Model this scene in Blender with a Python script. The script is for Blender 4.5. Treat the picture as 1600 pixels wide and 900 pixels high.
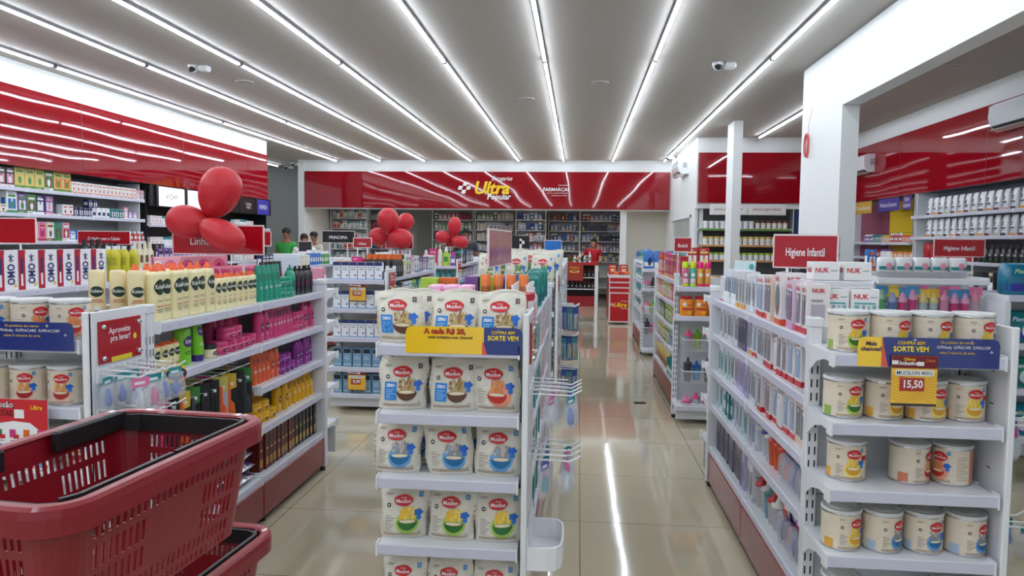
import bpy, math, random
from mathutils import Vector, Matrix
PI = math.pi; rad = math.radians
RNG = random.Random(7)
SC = bpy.context.scene
for _o in list(bpy.data.objects): bpy.data.objects.remove(_o)
COL = SC.collection

# ------------------------------------------------------------------ camera, world, exposure
F_PX, ROLL, EYE = 1150.0, rad(1.0), 1.55
fy = Vector(((905-800)/F_PX, (378-450)/F_PX, 1)).normalized()
up = Vector((math.sin(ROLL), -math.cos(ROLL), 0)); up = (up - up.dot(fy)*fy).normalized()
rt = fy.cross(up)
if rt.x < 0: rt = -rt
cd = bpy.data.cameras.new('camera'); cam = bpy.data.objects.new('camera', cd); COL.objects.link(cam)
cd.sensor_width = 36; cd.lens = F_PX/1600*36; cd.clip_start = .05; cd.clip_end = 100
Mw = Matrix(((rt.x, rt.y, rt.z), (fy.x, fy.y, fy.z), (up.x, up.y, up.z)))
Rb = Mw @ Matrix(((1,0,0),(0,-1,0),(0,0,-1)))
cam.matrix_world = Matrix.Translation((0,0,EYE)) @ Rb.to_4x4()
SC.camera = cam
w = bpy.data.worlds.new('world'); SC.world = w; w.use_nodes = True
w.node_tree.nodes['Background'].inputs[0].default_value = (.75,.87,1,1)
w.node_tree.nodes['Background'].inputs[1].default_value = .55
SC.view_settings.view_transform = 'Standard'; SC.view_settings.look = 'None'
SC.view_settings.gamma = 1; SC.view_settings.use_curve_mapping = False
SC.view_settings.exposure = 0.65
TUBE_STRENGTH = 22.0
CEIL = 3.5

# ------------------------------------------------------------------ materials
def lin(c):
    return tuple(((x/255)/12.92 if x/255 <= .04045 else ((x/255+.055)/1.055)**2.4) for x in c)
_mc = {}
def M(c, rough=.5, metal=0, alpha=1, trans=0, emit=0, spec=.5, coat=0):
    k = (tuple(c), rough, metal, alpha, trans, emit, spec, coat)
    if k in _mc: return _mc[k]
    m = bpy.data.materials.new('surface'); m.use_nodes = True
    b = m.node_tree.nodes['Principled BSDF']; l = lin(c)
    b.inputs['Base Color'].default_value = (*l, 1); b.inputs['Roughness'].default_value = rough
    b.inputs['Metallic'].default_value = metal; b.inputs['Alpha'].default_value = alpha
    b.inputs['Transmission Weight'].default_value = trans
    b.inputs['Specular IOR Level'].default_value = spec
    b.inputs['Coat Weight'].default_value = coat; b.inputs['Coat Roughness'].default_value = .05
    if emit:
        b.inputs['Emission Color'].default_value = (*l, 1); b.inputs['Emission Strength'].default_value = emit
    _mc[k] = m; return m
def bumpy(c, rough, scale, dist, stretch=(1,1,1), name='bumpy', detail=1, cvar=0, coat=0, metal=0):
    m = bpy.data.materials.new(name); m.use_nodes = True; n = m.node_tree; b = n.nodes['Principled BSDF']
    b.inputs['Base Color'].default_value = (*lin(c), 1); b.inputs['Roughness'].default_value = rough
    b.inputs['Coat Weight'].default_value = coat; b.inputs['Metallic'].default_value = metal
    tc = n.nodes.new('ShaderNodeTexCoord'); mp = n.nodes.new('ShaderNodeMapping'); mp.inputs['Scale'].default_value = stretch
    nz = n.nodes.new('ShaderNodeTexNoise'); nz.inputs['Scale'].default_value = scale; nz.inputs['Detail'].default_value = detail
    bp = n.nodes.new('ShaderNodeBump'); bp.inputs['Distance'].default_value = dist; bp.inputs['Strength'].default_value = 1
    n.links.new(tc.outputs['Object'], mp.inputs[0]); n.links.new(mp.outputs[0], nz.inputs[0])
    n.links.new(nz.outputs[0], bp.inputs['Height']); n.links.new(bp.outputs[0], b.inputs['Normal'])
    if cvar:
        mx = n.nodes.new('ShaderNodeMix'); mx.data_type = 'RGBA'
        mx.inputs[6].default_value = (*[x*(1-cvar) for x in lin(c)], 1); mx.inputs[7].default_value = (*[min(1, x*(1+cvar)) for x in lin(c)], 1)
        n.links.new(nz.outputs[0], mx.inputs[0]); n.links.new(mx.outputs[2], b.inputs['Base Color'])
    return m
WHITE = M((232,234,236), .45); METALW = M((226,228,232), .3); RAIL = M((206,206,222), .25)
WALLM = bumpy((226,228,226), .6, 14, .002, name='wall paint')
CEILM = bumpy((176,171,164), .75, 10, .001, name='ceiling paint')
REDPAN = bumpy((142,8,24), .03, .6, .0085, (1,1,1.5), name='red glossy panel', coat=.2)
REDPL = M((176,22,36), .3, coat=.3); REDDK = bumpy((128,22,32), .25, 3, .001, name='kick panel red')
BLK = M((18,18,20), .4); DK = M((40,40,44), .5); CHROME = M((210,210,214), .15, metal=1)
SIGNRED = bumpy((172,16,30), .12, 6, .002, name='sign red')
CLEAR = M((225,230,234), .06, alpha=.13); CLEAR2 = M((222,226,230), .06, alpha=.3)
def floor_mat():
    m = bpy.data.materials.new('polished porcelain tile'); m.use_nodes = True; n = m.node_tree; b = n.nodes['Principled BSDF']
    tc = n.nodes.new('ShaderNodeTexCoord'); mp = n.nodes.new('ShaderNodeMapping')
    mp.inputs['Location'].default_value = (-.03+.83*20, -4.02+.83*20, 0)
    br = n.nodes.new('ShaderNodeTexBrick'); br.offset = 0; br.squash = 1
    br.inputs['Scale'].default_value = 1; br.inputs['Mortar Size'].default_value = .0022; br.inputs['Mortar Smooth'].default_value = 0
    br.inputs['Brick Width'].default_value = .83; br.inputs['Row Height'].default_value = .83
    br.inputs['Color1'].default_value = (*lin((206,194,166)), 1); br.inputs['Color2'].default_value = (*lin((202,190,162)), 1)
    br.inputs['Mortar'].default_value = (*lin((112,100,82)), 1)
    nz = n.nodes.new('ShaderNodeTexNoise'); nz.inputs['Scale'].default_value = 1.4; nz.inputs['Detail'].default_value = 5
    mx = n.nodes.new('ShaderNodeMix'); mx.data_type = 'RGBA'; mx.blend_type = 'MULTIPLY'; mx.inputs[0].default_value = .15
    n.links.new(tc.outputs['Object'], mp.inputs[0]); n.links.new(mp.outputs[0], br.inputs[0]); n.links.new(tc.outputs['Object'], nz.inputs[0])
    n.links.new(br.outputs[0], mx.inputs[6]); n.links.new(nz.outputs[0], mx.inputs[7]); n.links.new(mx.outputs[2], b.inputs['Base Color'])
    b.inputs['Roughness'].default_value = .07; b.inputs['Specular IOR Level'].default_value = .55
    b.inputs['Coat Weight'].default_value = .35; b.inputs['Coat Roughness'].default_value = .03
    bp = n.nodes.new('ShaderNodeBump'); bp.inputs['Distance'].default_value = .004; bp.inputs['Strength'].default_value = .5
    n2 = n.nodes.new('ShaderNodeTexNoise'); n2.inputs['Scale'].default_value = 1.6
    n.links.new(tc.outputs['Object'], n2.inputs[0]); n.links.new(n2.outputs[0], bp.inputs['Height'])
    n.links.new(bp.outputs[0], b.inputs['Normal']); n.links.new(bp.outputs[0], b.inputs['Coat Normal'])
    return m

# ------------------------------------------------------------------ mesh builder
_tc = {}
def text_mesh(s, bold=0, shear=0):
    k = (s, bold, shear)
    if k in _tc: return _tc[k]
    c = bpy.data.curves.new('t', 'FONT'); c.body = s; c.size = 1; c.align_x = 'CENTER'; c.offset = bold; c.shear = shear
    c.resolution_u = 2; c.space_line = .9
    o = bpy.data.objects.new('t', c); COL.objects.link(o)
    dg = bpy.context.evaluated_depsgraph_get(); me = bpy.data.meshes.new_from_object(o.evaluated_get(dg))
    vs = [(v.co.x, v.co.y) for v in me.vertices]; fs = [tuple(p.vertices) for p in me.polygons]
    if vs:
        x0 = min(v[0] for v in vs); x1 = max(v[0] for v in vs); y0 = min(v[1] for v in vs); y1 = max(v[1] for v in vs)
        vs = [(x-(x0+x1)/2, y-(y0+y1)/2) for x, y in vs]
    else: x0 = x1 = y0 = y1 = 0
    bpy.data.objects.remove(o); bpy.data.meshes.remove(me); bpy.data.curves.remove(c)
    _tc[k] = (vs, fs, max(x1-x0, .01), max(y1-y0, .01)); return _tc[k]
class MB:
    def __init__(s): s.v = []; s.f = []; s.mi = []; s.sm = []; s.mats = []; s.T = None
    def mt(s, m):
        if m not in s.mats: s.mats.append(m)
        return s.mats.index(m)
    def add(s, vs, fs, m, smooth=False):
        b = len(s.v); i = s.mt(m)
        if s.T is not None: vs = [tuple(s.T @ Vector(v)) for v in vs]
        s.v += [tuple(v) for v in vs]
        for f in fs: s.f.append(tuple(b+j for j in f)); s.mi.append(i); s.sm.append(smooth)
        return s
    def box(s, x0, x1, y0, y1, z0, z1, m):
        v = [(x,y,z) for z in (z0,z1) for y in (y0,y1) for x in (x0,x1)]
        return s.add(v, [(0,2,3,1),(4,5,7,6),(0,1,5,4),(2,6,7,3),(0,4,6,2),(1,3,7,5)], m)
    def bbox(s, x0, x1, y0, y1, z0, z1, m, b=.004):   # box with chamfered edges
        c = Vector(((x0+x1)/2,(y0+y1)/2,(z0+z1)/2)); h = Vector(((x1-x0)/2,(y1-y0)/2,(z1-z0)/2)); b = min(b, *(abs(t)*.49 for t in h))
        import itertools
        v = []; idx = {}
        for sx, sy, sz in itertools.product((-1,1), repeat=3):
            for a in range(3):
                p = [h[0], h[1], h[2]]
                for q in range(3):
                    if q != a: p[q] -= b
                idx[(sx,sy,sz,a)] = len(v); v.append((c[0]+sx*p[0], c[1]+sy*p[1], c[2]+sz*p[2]))
        f = []
        for a in range(3):
            o1, o2 = [q for q in range(3) if q != a]
            for sg in (-1,1):
                r = []
                for t1, t2 in ((-1,-1),(1,-1),(1,1),(-1,1)):
                    k = [0,0,0]; k[a] = sg; k[o1] = t1; k[o2] = t2; r.append(idx[(*k, a)])
                f.append(tuple(r))
            for t1 in (-1,1):
                for t2 in (-1,1):   # edge along axis a
                    k1 = [0,0,0]; k1[a] = -1; k1[o1] = t1; k1[o2] = t2; k2 = list(k1); k2[a] = 1
                    f.append((idx[(*k1,o1)], idx[(*k2,o1)], idx[(*k2,o2)], idx[(*k1,o2)]))
        for k in itertools.product((-1,1), repeat=3): f.append(tuple(idx[(*k, a)] for a in range(3)))
        return s.add(v, f, m)
    def loft(s, secs, m, n=20, e=2.0, caps=True, smooth=True, cx=0, cy=0, mfn=None):
        # secs: (z, rx, ry[, e])
        v = []
        for sc in secs:
            z, rx, ry = sc[:3]; ee = sc[3] if len(sc) > 3 else e
            for i in range(n):
                t = 2*PI*i/n; c, q = math.cos(t), math.sin(t)
                v.append((cx+rx*math.copysign(abs(c)**(2/ee), c), cy+ry*math.copysign(abs(q)**(2/ee), q), z))
        f = []
        for j in range(len(secs)-1):
            for i in range(n): f.append((j*n+i, j*n+(i+1)%n, (j+1)*n+(i+1)%n, (j+1)*n+i))
        s.add(v, f, m, smooth)
        if caps:
            s.add(v[:n], [tuple(reversed(range(n)))], m); s.add(v[-n:], [tuple(range(n))], m)
        return s
    def cyl(s, r, z0, z1, m, n=20, cx=0, cy=0): return s.loft([(z0,r,r),(z1,r,r)], m, n, cx=cx, cy=cy)
    def tube(s, pts, r, m, n=6, closed=False):
        pts = [Vector(p) for p in pts]; v = []; N = len(pts); ref = None
        for i, p in enumerate(pts):
            if closed: d = pts[(i+1)%N]-pts[i-1]
            else: d = pts[min(i+1,N-1)]-pts[max(i-1,0)]
            d.normalize()
            if ref is None: ref = Vector((0,0,1)) if abs(d.z) < .9 else Vector((1,0,0))
            a = d.cross(ref)
            if a.length < 1e-4: a = d.orthogonal()
            a.normalize(); b2 = d.cross(a).normalized(); ref = a.cross(d).normalized()*1.0
            rr = r[i] if isinstance(r, (list, tuple)) else r
            for k in range(n):
                t = 2*PI*k/n; v.append(p+a*math.cos(t)*rr+b2*math.sin(t)*rr)
        f = []
        for i in range(N if closed else N-1):
            j = (i+1)%N
            for k in range(n): f.append((i*n+k, i*n+(k+1)%n, j*n+(k+1)%n, j*n+k))
        if not closed: f += [tuple(reversed(range(n))), tuple(range((N-1)*n, N*n))]
        return s.add(v, f, m, True)
    # shapes laid on a surface map mp(x, z) -> point (metres, x centred)
    def rect(s, mp, x0, z0, x1, z1, m, nx=1, nz=1):
        v = [mp(x0+(x1-x0)*i/nx, z0+(z1-z0)*j/nz) for j in range(nz+1) for i in range(nx+1)]
        return s.add(v, [(j*(nx+1)+i, j*(nx+1)+i+1, (j+1)*(nx+1)+i+1, (j+1)*(nx+1)+i) for j in range(nz) for i in range(nx)], m)
    def ell(s, mp, cx, cz, rx, rz, m, n=16, rings=2, a0=0, a1=2*PI, wob=0):
        v = [mp(cx, cz)]
        for r in range(1, rings+1):
            for i in range(n+1):
                t = a0+(a1-a0)*i/n; q = r/rings*(1+wob*math.sin(5*t+1))
                v.append(mp(cx+rx*q*math.cos(t), cz+rz*q*math.sin(t)))
        f = [(0, 1+i, 2+i) for i in range(n)]
        for r in range(1, rings):
            b = 1+(r-1)*(n+1); c = b+n+1
            f += [(b+i, c+i, c+i+1, b+i+1) for i in range(n)]
        return s.add(v, f, m)
    def poly(s, mp, pts, m): return s.add([mp(*p) for p in pts], [tuple(range(len(pts)))], m)
    def text(s, mp, t, cx, cz, size, m, fit=None, bold=0, shear=0, rot=0):
        vs, fs, W, H = text_mesh(t, bold, shear); k = size/(.72 if '\n' not in t else .72)
        kx = k
        if fit and W*k > fit: kx = fit/W
        c, q = math.cos(rot), math.sin(rot)
        return s.add([mp(cx+x*kx*c-y*k*q, cz+x*kx*q+y*k*c) for x, y in vs], fs, m)
    def mesh(s, name):
        me = bpy.data.meshes.new(name); me.from_pydata(s.v, [], s.f)
        for m in s.mats: me.materials.append(m)
        me.polygons.foreach_set('material_index', s.mi); me.polygons.foreach_set('use_smooth', s.sm)
        me.update(); return me
    def obj(s, name, parent=None, loc=(0,0,0), rz=0):
        o = bpy.data.objects.new(name, s.mesh(name)); COL.objects.link(o); o.location = loc; o.rotation_euler = (0,0,rz)
        if parent: o.parent = parent
        return o
def brief(t):
    for a, c in ((' the ',' '),('small ',''),('from near end','from front'),(' facing aisle of',' of'),(' on aisle side of',' of'),(', far end of',','),('pharmacy shelving','shelving'),(', stacked on ',', on '),('hair product unit','hair unit'),(' of block on top of ',', '),(' in back row',' behind'),('baby mask shape','mask')):
        if len(t.split()) <= 16: break
        t = t.replace(a, c)
    return t
def tag(o, label=None, cat=None, group=None, kind=None):
    if label: label = brief(label)
    for k, v in (('label',label),('category',cat),('group',group),('kind',kind)):
        if v: o[k] = v
    return o
def empty(name, loc=(0,0,0), rz=0):
    o = bpy.data.objects.new(name, None); COL.objects.link(o); o.location = loc; o.rotation_euler = (0,0,rz); o.empty_display_size = .05; return o
def struct(name, mb, **k): return tag(mb.obj(name, **k), kind='structure')
class Proto:
    def __init__(s, name, cat, parts): s.name = name; s.cat = cat; s.parts = [(n, b.mesh(n)) for n, b in parts]
def inst(P, loc, rz, label, group=None, sc=1, tilt=(0,0)):
    if len(P.parts) == 1: r = bpy.data.objects.new(P.name, P.parts[0][1]); COL.objects.link(r)
    else:
        r = empty(P.name)
        for n, me in P.parts:
            c = bpy.data.objects.new(n, me); COL.objects.link(c); c.parent = r
    r.location = loc; r.rotation_euler = (tilt[0], tilt[1], rz); r.scale = (sc,sc,sc)
    tag(r, label, P.cat, group); return r
ORD = ['','first','second','third','fourth','fifth','sixth','seventh','eighth','ninth','tenth','eleventh','twelfth','thirteenth','fourteenth','fifteenth','sixteenth','seventeenth','eighteenth','nineteenth','twentieth']
def ordn(i): return ORD[i] if i <= 20 else 'twenty-'+ORD[i-20]
def flat(y=0, ox=0, oz=0): return lambda x, z: (ox+x, y, oz+z)   # facing -Y
def onright(x=0, oy=0, oz=0): return lambda u, z: (x, oy+u, oz+z)   # facing +X

# ------------------------------------------------------------------ the setting
def build_shell():
    b = MB(); b.box(-9.2, 6, -4.5, 22, -.1, 0, floor_mat()); struct('floor', b)
    b = MB(); b.box(-9.2, 6, -4.5, 22, CEIL, CEIL+.1, CEILM); struct('ceiling', b)
    # left wall above the shelving, with the red band
    b = MB(); b.box(-6.8, -6.32, -4.5, 14.5, 3.2, CEIL, WALLM); b.box(-6.95, -6.8, -4.5, 14.5, 0, CEIL, M((120,122,124),.6)); b.box(-6.8,-6.32,14.4,14.5,2.35,3.2,WALLM); struct('wall_left', b)
    b = MB(); b.box(-6.34, -6.3, -4.5, 14.5, 2.33, 3.22, REDPAN)
    for y in (8.9, 11.3, 13.6, 6.4): b.box(-6.3, -6.2985, y-.004, y+.004, 2.33, 3.22, M((110,8,20),.3))
    b.box(-6.75, -6.34, -4.5, 14.4, 2.33, 2.36, DK); struct('trim_1', b)
    # recess on the left
    b = MB(); b.box(-9.2, -6.9, 20.0, 20.1, 0, CEIL, M((176,178,176),.7)); b.box(-9.3,-9.2,14,20.1,0,CEIL,WALLM); struct('wall_back_left', b)
    b = MB(); b.box(-6.98, -6.82, 17.85, 20.1, 0, CEIL, WALLM); struct('wall_recess', b)
    b = MB(); b.box(-6.98, 2.15, 17.88, 18.0, 2.3, CEIL, WALLM); struct('wall_back', b)
    b = MB(); b.box(-6.8, 2.12, 17.83, 17.88, 2.33, 3.22, REDPAN)
    for x in (-5.3, -2.5, -.35): b.box(x-.004, x+.004, 17.829, 17.83, 2.33, 3.22, M((120,8,22),.3))
    struct('trim_2', b)
    # pharmacy room behind
    b = MB(); b.box(-6.98, 2.3, 18.0, 21.5, 2.42, 2.5, M((200,200,196),.7)); struct('ceiling_pharmacy', b)
    b = MB(); b.box(-6.98, 2.3, 21.2, 21.3, 0, 2.5, M((168,172,166),.7)); b.box(-4.72,-3.95,21.17,21.2,0,2.15,M((150,156,152),.6)); struct('wall_pharmacy', b)
    b = MB(); b.bbox(.98, 1.13, 18.0, 18.15, 0, 2.42, WALLM); struct('trim_3', b)
    b = MB(); b.box(1.13, 2.15, 18.6, 18.7, 0, 2.42, M((205,200,190),.7)); struct('wall_partition', b)
    # right block
    b = MB()
    b.box(2.15, 2.3, 17.4, 21.3, 0, CEIL, WALLM); b.box(2.15, 2.3, 14.1, 14.6, 0, CEIL, WALLM); b.box(2.15, 2.3, 14.6, 17.4, 2.1, CEIL, WALLM); b.box(2.15, 2.3, 14.6, 17.4, 0, .3, WALLM)
    b.box(2.15, 5.1, 14.0, 14.1, 2.2, CEIL, WALLM); b.box(2.3, 5.1, 14.45, 14.5, 0, 2.3, M((120,118,116),.6)); struct('wall_right_back', b)
    b = MB(); fm = M((230,232,232),.4)
    b.box(2.13, 2.2, 14.55, 17.45, 2.05, 2.12, fm); b.box(2.13,2.2,14.55,14.62,.3,2.1,fm); b.box(2.13,2.2,17.38,17.45,.3,2.1,fm)
    for i in range(9): b.box(2.17, 2.2, 14.62+i*.31, 14.9+i*.31, .3, 2.05, M((170+6*(i%2),176,172),.3))
    struct('window_1', b)
    b = MB(); b.box(2.17, 5.05, 13.95, 14.0, 2.3, 3.22, REDPAN); struct('trim_4', b)
    b = MB(); b.box(4.85, 5.1, -4.5, 14.0, 3.2, CEIL, WALLM); b.box(5.15, 5.3, -4.5, 14.1, 0, CEIL, WALLM); struct('wall_right', b)
    b = MB(); b.box(4.8, 4.85, -4.5, 14.0, 2.3, 3.22, REDPAN)
    for y in (6.9, 9.3, 11.7): b.box(4.7985, 4.8, y-.004, y+.004, 2.3, 3.22, M((110,8,20),.3))
    b.box(4.85, 5.15, -4.5, 14, 2.3, 2.33, DK); struct('trim_5', b)
    # pillar wall and beam
    b = MB(); b.box(2.47, 2.63, 7.35, 8.62, 0, CEIL, WALLM); struct('wall_pillar', b)
    b = MB(); b.box(2.47, 2.63, -4.5, 7.35, 2.88, CEIL, WALLM); struct('beam', b)
    b = MB(); b.box(2.465, 2.47, -4.5, 8.62, CEIL-.02, CEIL, M((120,120,120),.5)); struct('trim_6', b)
    b = MB(); b.box(2.42, 2.56, 12.1, 12.6, 0, CEIL, WALLM); struct('column', b)
    # wall behind the photographer: shopfront posts
    b = MB()
    for x in (-6.8, -3.6, -.6, 2.4, 5.0): b.box(x-.08, x+.08, -4.6, -4.45, 0, CEIL, WHITE)
    b.box(-9.2, 6, -4.6, -4.5, 2.7, CEIL, WALLM); struct('wall_front', b)
build_shell()

# ------------------------------------------------------------------ lamps of the room
TUBEM = M((232,243,255), .3, emit=TUBE_STRENGTH)
def tube_proto(L):
    b = MB(); b.box(-.019,.019,-L/2,L/2,-.03,0,M((150,150,158),.4)); h = MB()
    h.box(-.0122,.0122,-L/2+.02,L/2-.02,-.048,-.03,TUBEM)
    for s in (-1,1): b.box(-.018,.018,s*(L/2)-.01,s*(L/2)+.01,-.049,0,M((120,120,128),.4))
    return Proto('tube_light', 'light', [('housing', b), ('diffuser', h)])
P4 = tube_proto(3.9)
names = ['leftmost','second from left','third from left','fourth from left','fifth from left','sixth from left','seventh from left','long rightmost']
for i, x in enumerate((-5.96,-4.87,-3.77,-2.64,-1.48,-.40,.76,1.96)):
    for k, y in enumerate((-1.9, 2.05, 6.0, 9.95, 13.9)):
        inst(P4, (x, y, CEIL), 0, f'white LED ceiling strip, {ordn(k+1)} section from the front, in the {names[i]} line', 'ceiling LED strips')
P2 = tube_proto(1.85)
for i, x in enumerate((-5.96,-4.87,-3.77,-2.64,-1.48,-.40,.76,1.96)):
    inst(P2, (x, 16.8, CEIL), 0, f'short white LED ceiling strip ending before the red band, in the {names[i]} line', 'ceiling LED strips')
inst(tube_proto(4.8), (3.2, 11.35, CEIL), 0, 'white LED ceiling strip between the slim column and the big pillar', 'ceiling LED strips')
inst(tube_proto(1.2), (4.2, 6.6, CEIL), PI/2, 'short crosswise white LED strip in the right bay', 'ceiling LED strips')
inst(tube_proto(1.5), (-8.0, 18.3, CEIL), 0, 'short white LED strip over the left recess', 'ceiling LED strips')
def downlight(x, y, k):
    b = MB(); b.box(-.13,.13,-.06,.06,-.012,0,M((225,225,225),.4)); d = MB(); d.box(-.12,.12,-.05,.05,-.016,-.012,M((255,248,235),.3,emit=40))
    inst(Proto('panel_light','light',[('frame',b),('diffuser',d)]), (x,y,2.42), 0, f'small white ceiling panel light behind the red band, {ordn(k)} from left', 'pharmacy panel lights')
for k, x in enumerate((-5.6,-4.35,-2.6,-1.22,.45)): downlight(x, 18.35, k+1)
def dome_cam(loc, rz, label):
    r = empty('security_camera', loc, rz); tag(r, label, 'camera', 'ceiling cameras')
    b = MB(); b.loft([(0,.062,.062),(-.012,.062,.062),(-.05,.05,.05),(-.075,.028,.028)], WHITE, 20); b.obj('housing', r)
    b = MB(); b.T = Matrix.Translation((0,-.03,-.05)) @ Matrix.Rotation(rad(60),4,'X'); b.loft([(0,.042,.042),(.02,.036,.036),(.034,.014,.014)], BLK, 16); b.obj('lens', r)
    b = MB(); b.bbox(.07,.19,-.05,.05,-.07,0,WHITE,.02); b.obj('junction_box', r)
    return r
dome_cam((-4.40,8.14,CEIL), 0, 'white dome camera with junction box on the ceiling above the left side')
dome_cam((1.46,8.26,CEIL), 0, 'white dome camera with junction box on the ceiling near the pillar')
dome_cam((1.95,17.0,CEIL), 0, 'small dome camera on the far ceiling beside the wall air conditioner')
dome_cam((-7.4,18.6,CEIL), 0, 'small dome camera on the ceiling of the left recess')
dome_cam((-7.9,19.4,CEIL), 0, 'small dome camera at the very back of the left recess')
def speaker(x, y, label):
    b = MB(); b.loft([(0,.11,.11),(-.008,.108,.108),(-.01,.095,.095),(-.006,.09,.09)], M((190,188,186),.5), 24); g = MB(); g.loft([(-.006,.09,.09),(-.009,.085,.085)], M((170,168,166),.7), 24)
    inst(Proto('ceiling_speaker','speaker',[('rim',b),('grille',g)]), (x,y,CEIL), 0, label, 'ceiling speakers')
speaker(-4.2,9.0,'round flush ceiling speaker below the left dome camera')
speaker(.22,9.2,'round flush ceiling speaker near the middle of the ceiling')
speaker(4.0,8.5,'round flush ceiling speaker beyond the beam on the right')
speaker(-.75,10.2,'small round flush ceiling speaker left of the middle one')
speaker(.30,13.6,'distant round flush ceiling speaker near the back wall')
def ac(loc, rz, L, label):
    r = empty('air_conditioner', loc, rz); tag(r, label, 'air conditioner', None)
    pm = M((232,234,238), .12, coat=.5); b = MB()
    prof = [(0,.30),(-.17,.30),(-.215,.27),(-.225,.15),(-.20,.05),(-.15,.0),(0,-.0)]
    v = [(x, y, z) for x in (-L/2, L/2) for y, z in prof]; n = len(prof)
    b.add(v, [(i, (i+1)%n, n+(i+1)%n, n+i) for i in range(n)], pm, False)
    for s in (-1,1):
        pv = [(s*L/2, y, z) for y, z in prof]; b.add(pv, [tuple(range(n))], pm)
    b.obj('casing', r)
    b = MB(); b.T = Matrix.Translation((0,-.178,.024)) @ Matrix.Rotation(rad(-40),4,'X'); b.box(-L/2+.04, L/2-.04, -.03, .03, -.004, .0, BLK)
    for i in range(5): b.box(-L/2+.04, L/2-.04, -.028+i*.012, -.024+i*.012, -.008, -.004, M((90,90,94),.4))
    b.obj('outlet', r)
    b = MB(); b.T = Matrix.Translation((0,-.19,.0)) @ Matrix.Rotation(rad(-14),4,'X'); b.bbox(-L/2+.03, L/2-.03, -.03, .07, -.008, -.003, pm, .002); b.obj('flap', r)
    b = MB()
    for i in range(9): b.box(L/2, L/2+.002, -.12, -.04, .12+i*.012, .126+i*.012, M((120,122,126),.5)); b.box(-L/2-.002, -L/2, -.12, -.04, .12+i*.012, .126+i*.012, M((120,122,126),.5))
    b.obj('side_vents', r)
ac((2.15,15.5,2.93), -PI/2, .95, 'white split air conditioner high on the wall at the far right of the hall')
ac((4.85,8.35,2.87), -PI/2, 1.25, 'large white split air conditioner over the red band at top right')
ac((4.85,13.0,2.75), -PI/2, .7, 'white split air conditioner partly hidden behind the big pillar')
r = empty('cable_coil', (2.46,8.3,2.72)); tag(r, 'coil of red and white cable hanging on the big white pillar', 'cable')
b = MB()
for k in range(4): b.tube([(-.02-.006*k, .06*math.cos(t*PI/8)*(1+.03*k), -.1+.13*math.sin(t*PI/8)*(1-.02*k)) for t in range(16)], .006, M((190,40,44),.4) if k % 2 else M((220,150,150),.4), closed=True)
b.obj('coil', r)
b = MB(); b.tube([(-.015,0,.03),(-.02,-.03,.12),(-.01,-.05,.22),(0,-.05,.28)], .004, M((230,190,190),.4)); b.obj('loose_end', r)

# ------------------------------------------------------------------ lettering on the red band
YEL = M((250,205,20),.4); WT = M((240,240,240),.4)
def backlogo():
    y = 17.815; mp = flat(y)
    def at(px): return (px-905)/1150*17.85-.02
    r = empty('wall_lettering', (-2.2,17.82,2.3)); tag(r, 'yellow and white Drogarias Ultra Popular lettering on the red band'.replace('Drogarias Ultra Popular','pharmacy shop name'), 'sign')
    T0 = Matrix.Translation((2.2,-17.82,-2.3))
    def mk(name, fn):
        b = MB(); b.T = T0; fn(b); b.obj(name, r)
    mk('name_lettering', lambda b: b.text(mp, 'Ultra', -2.12, 2.83, .30, YEL, fit=.95, bold=.03, shear=.25))
    mk('upper_lettering', lambda b: b.text(mp, 'Drogarias', -1.88, 3.045, .10, WT, fit=.5, shear=.25))
    mk('lower_lettering', lambda b: b.text(mp, 'Popular', -1.95, 2.60, .14, WT, fit=.58, bold=.02, shear=.2))
    def cross(b):
        for dx, dz in ((0,.095),(0,-.095),(.1,0),(-.1,0)):
            cx, cz = -2.80+dx+dz*.2, 2.83+dz
            b.poly(mp, [(cx-.05-.01,cz-.045),(cx+.045-.01,cz-.045),(cx+.055+.01,cz+.045),(cx-.045+.01,cz+.045)], WT)
    mk('cross_emblem', cross)
    mk('side_lettering', lambda b: (b.text(mp, 'FARMARCAS', -.57, 2.80, .085, WT, fit=.62, bold=.01), b.text(mp, 'Loja associada', -.40, 2.90, .03, WT), b.text(mp, 'A maior associação de farmácias', -.53, 2.715, .028, WT, fit=.56), b.text(mp, 'independentes do Brasil', -.5, 2.655, .028, WT, fit=.48)))
backlogo()

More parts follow.
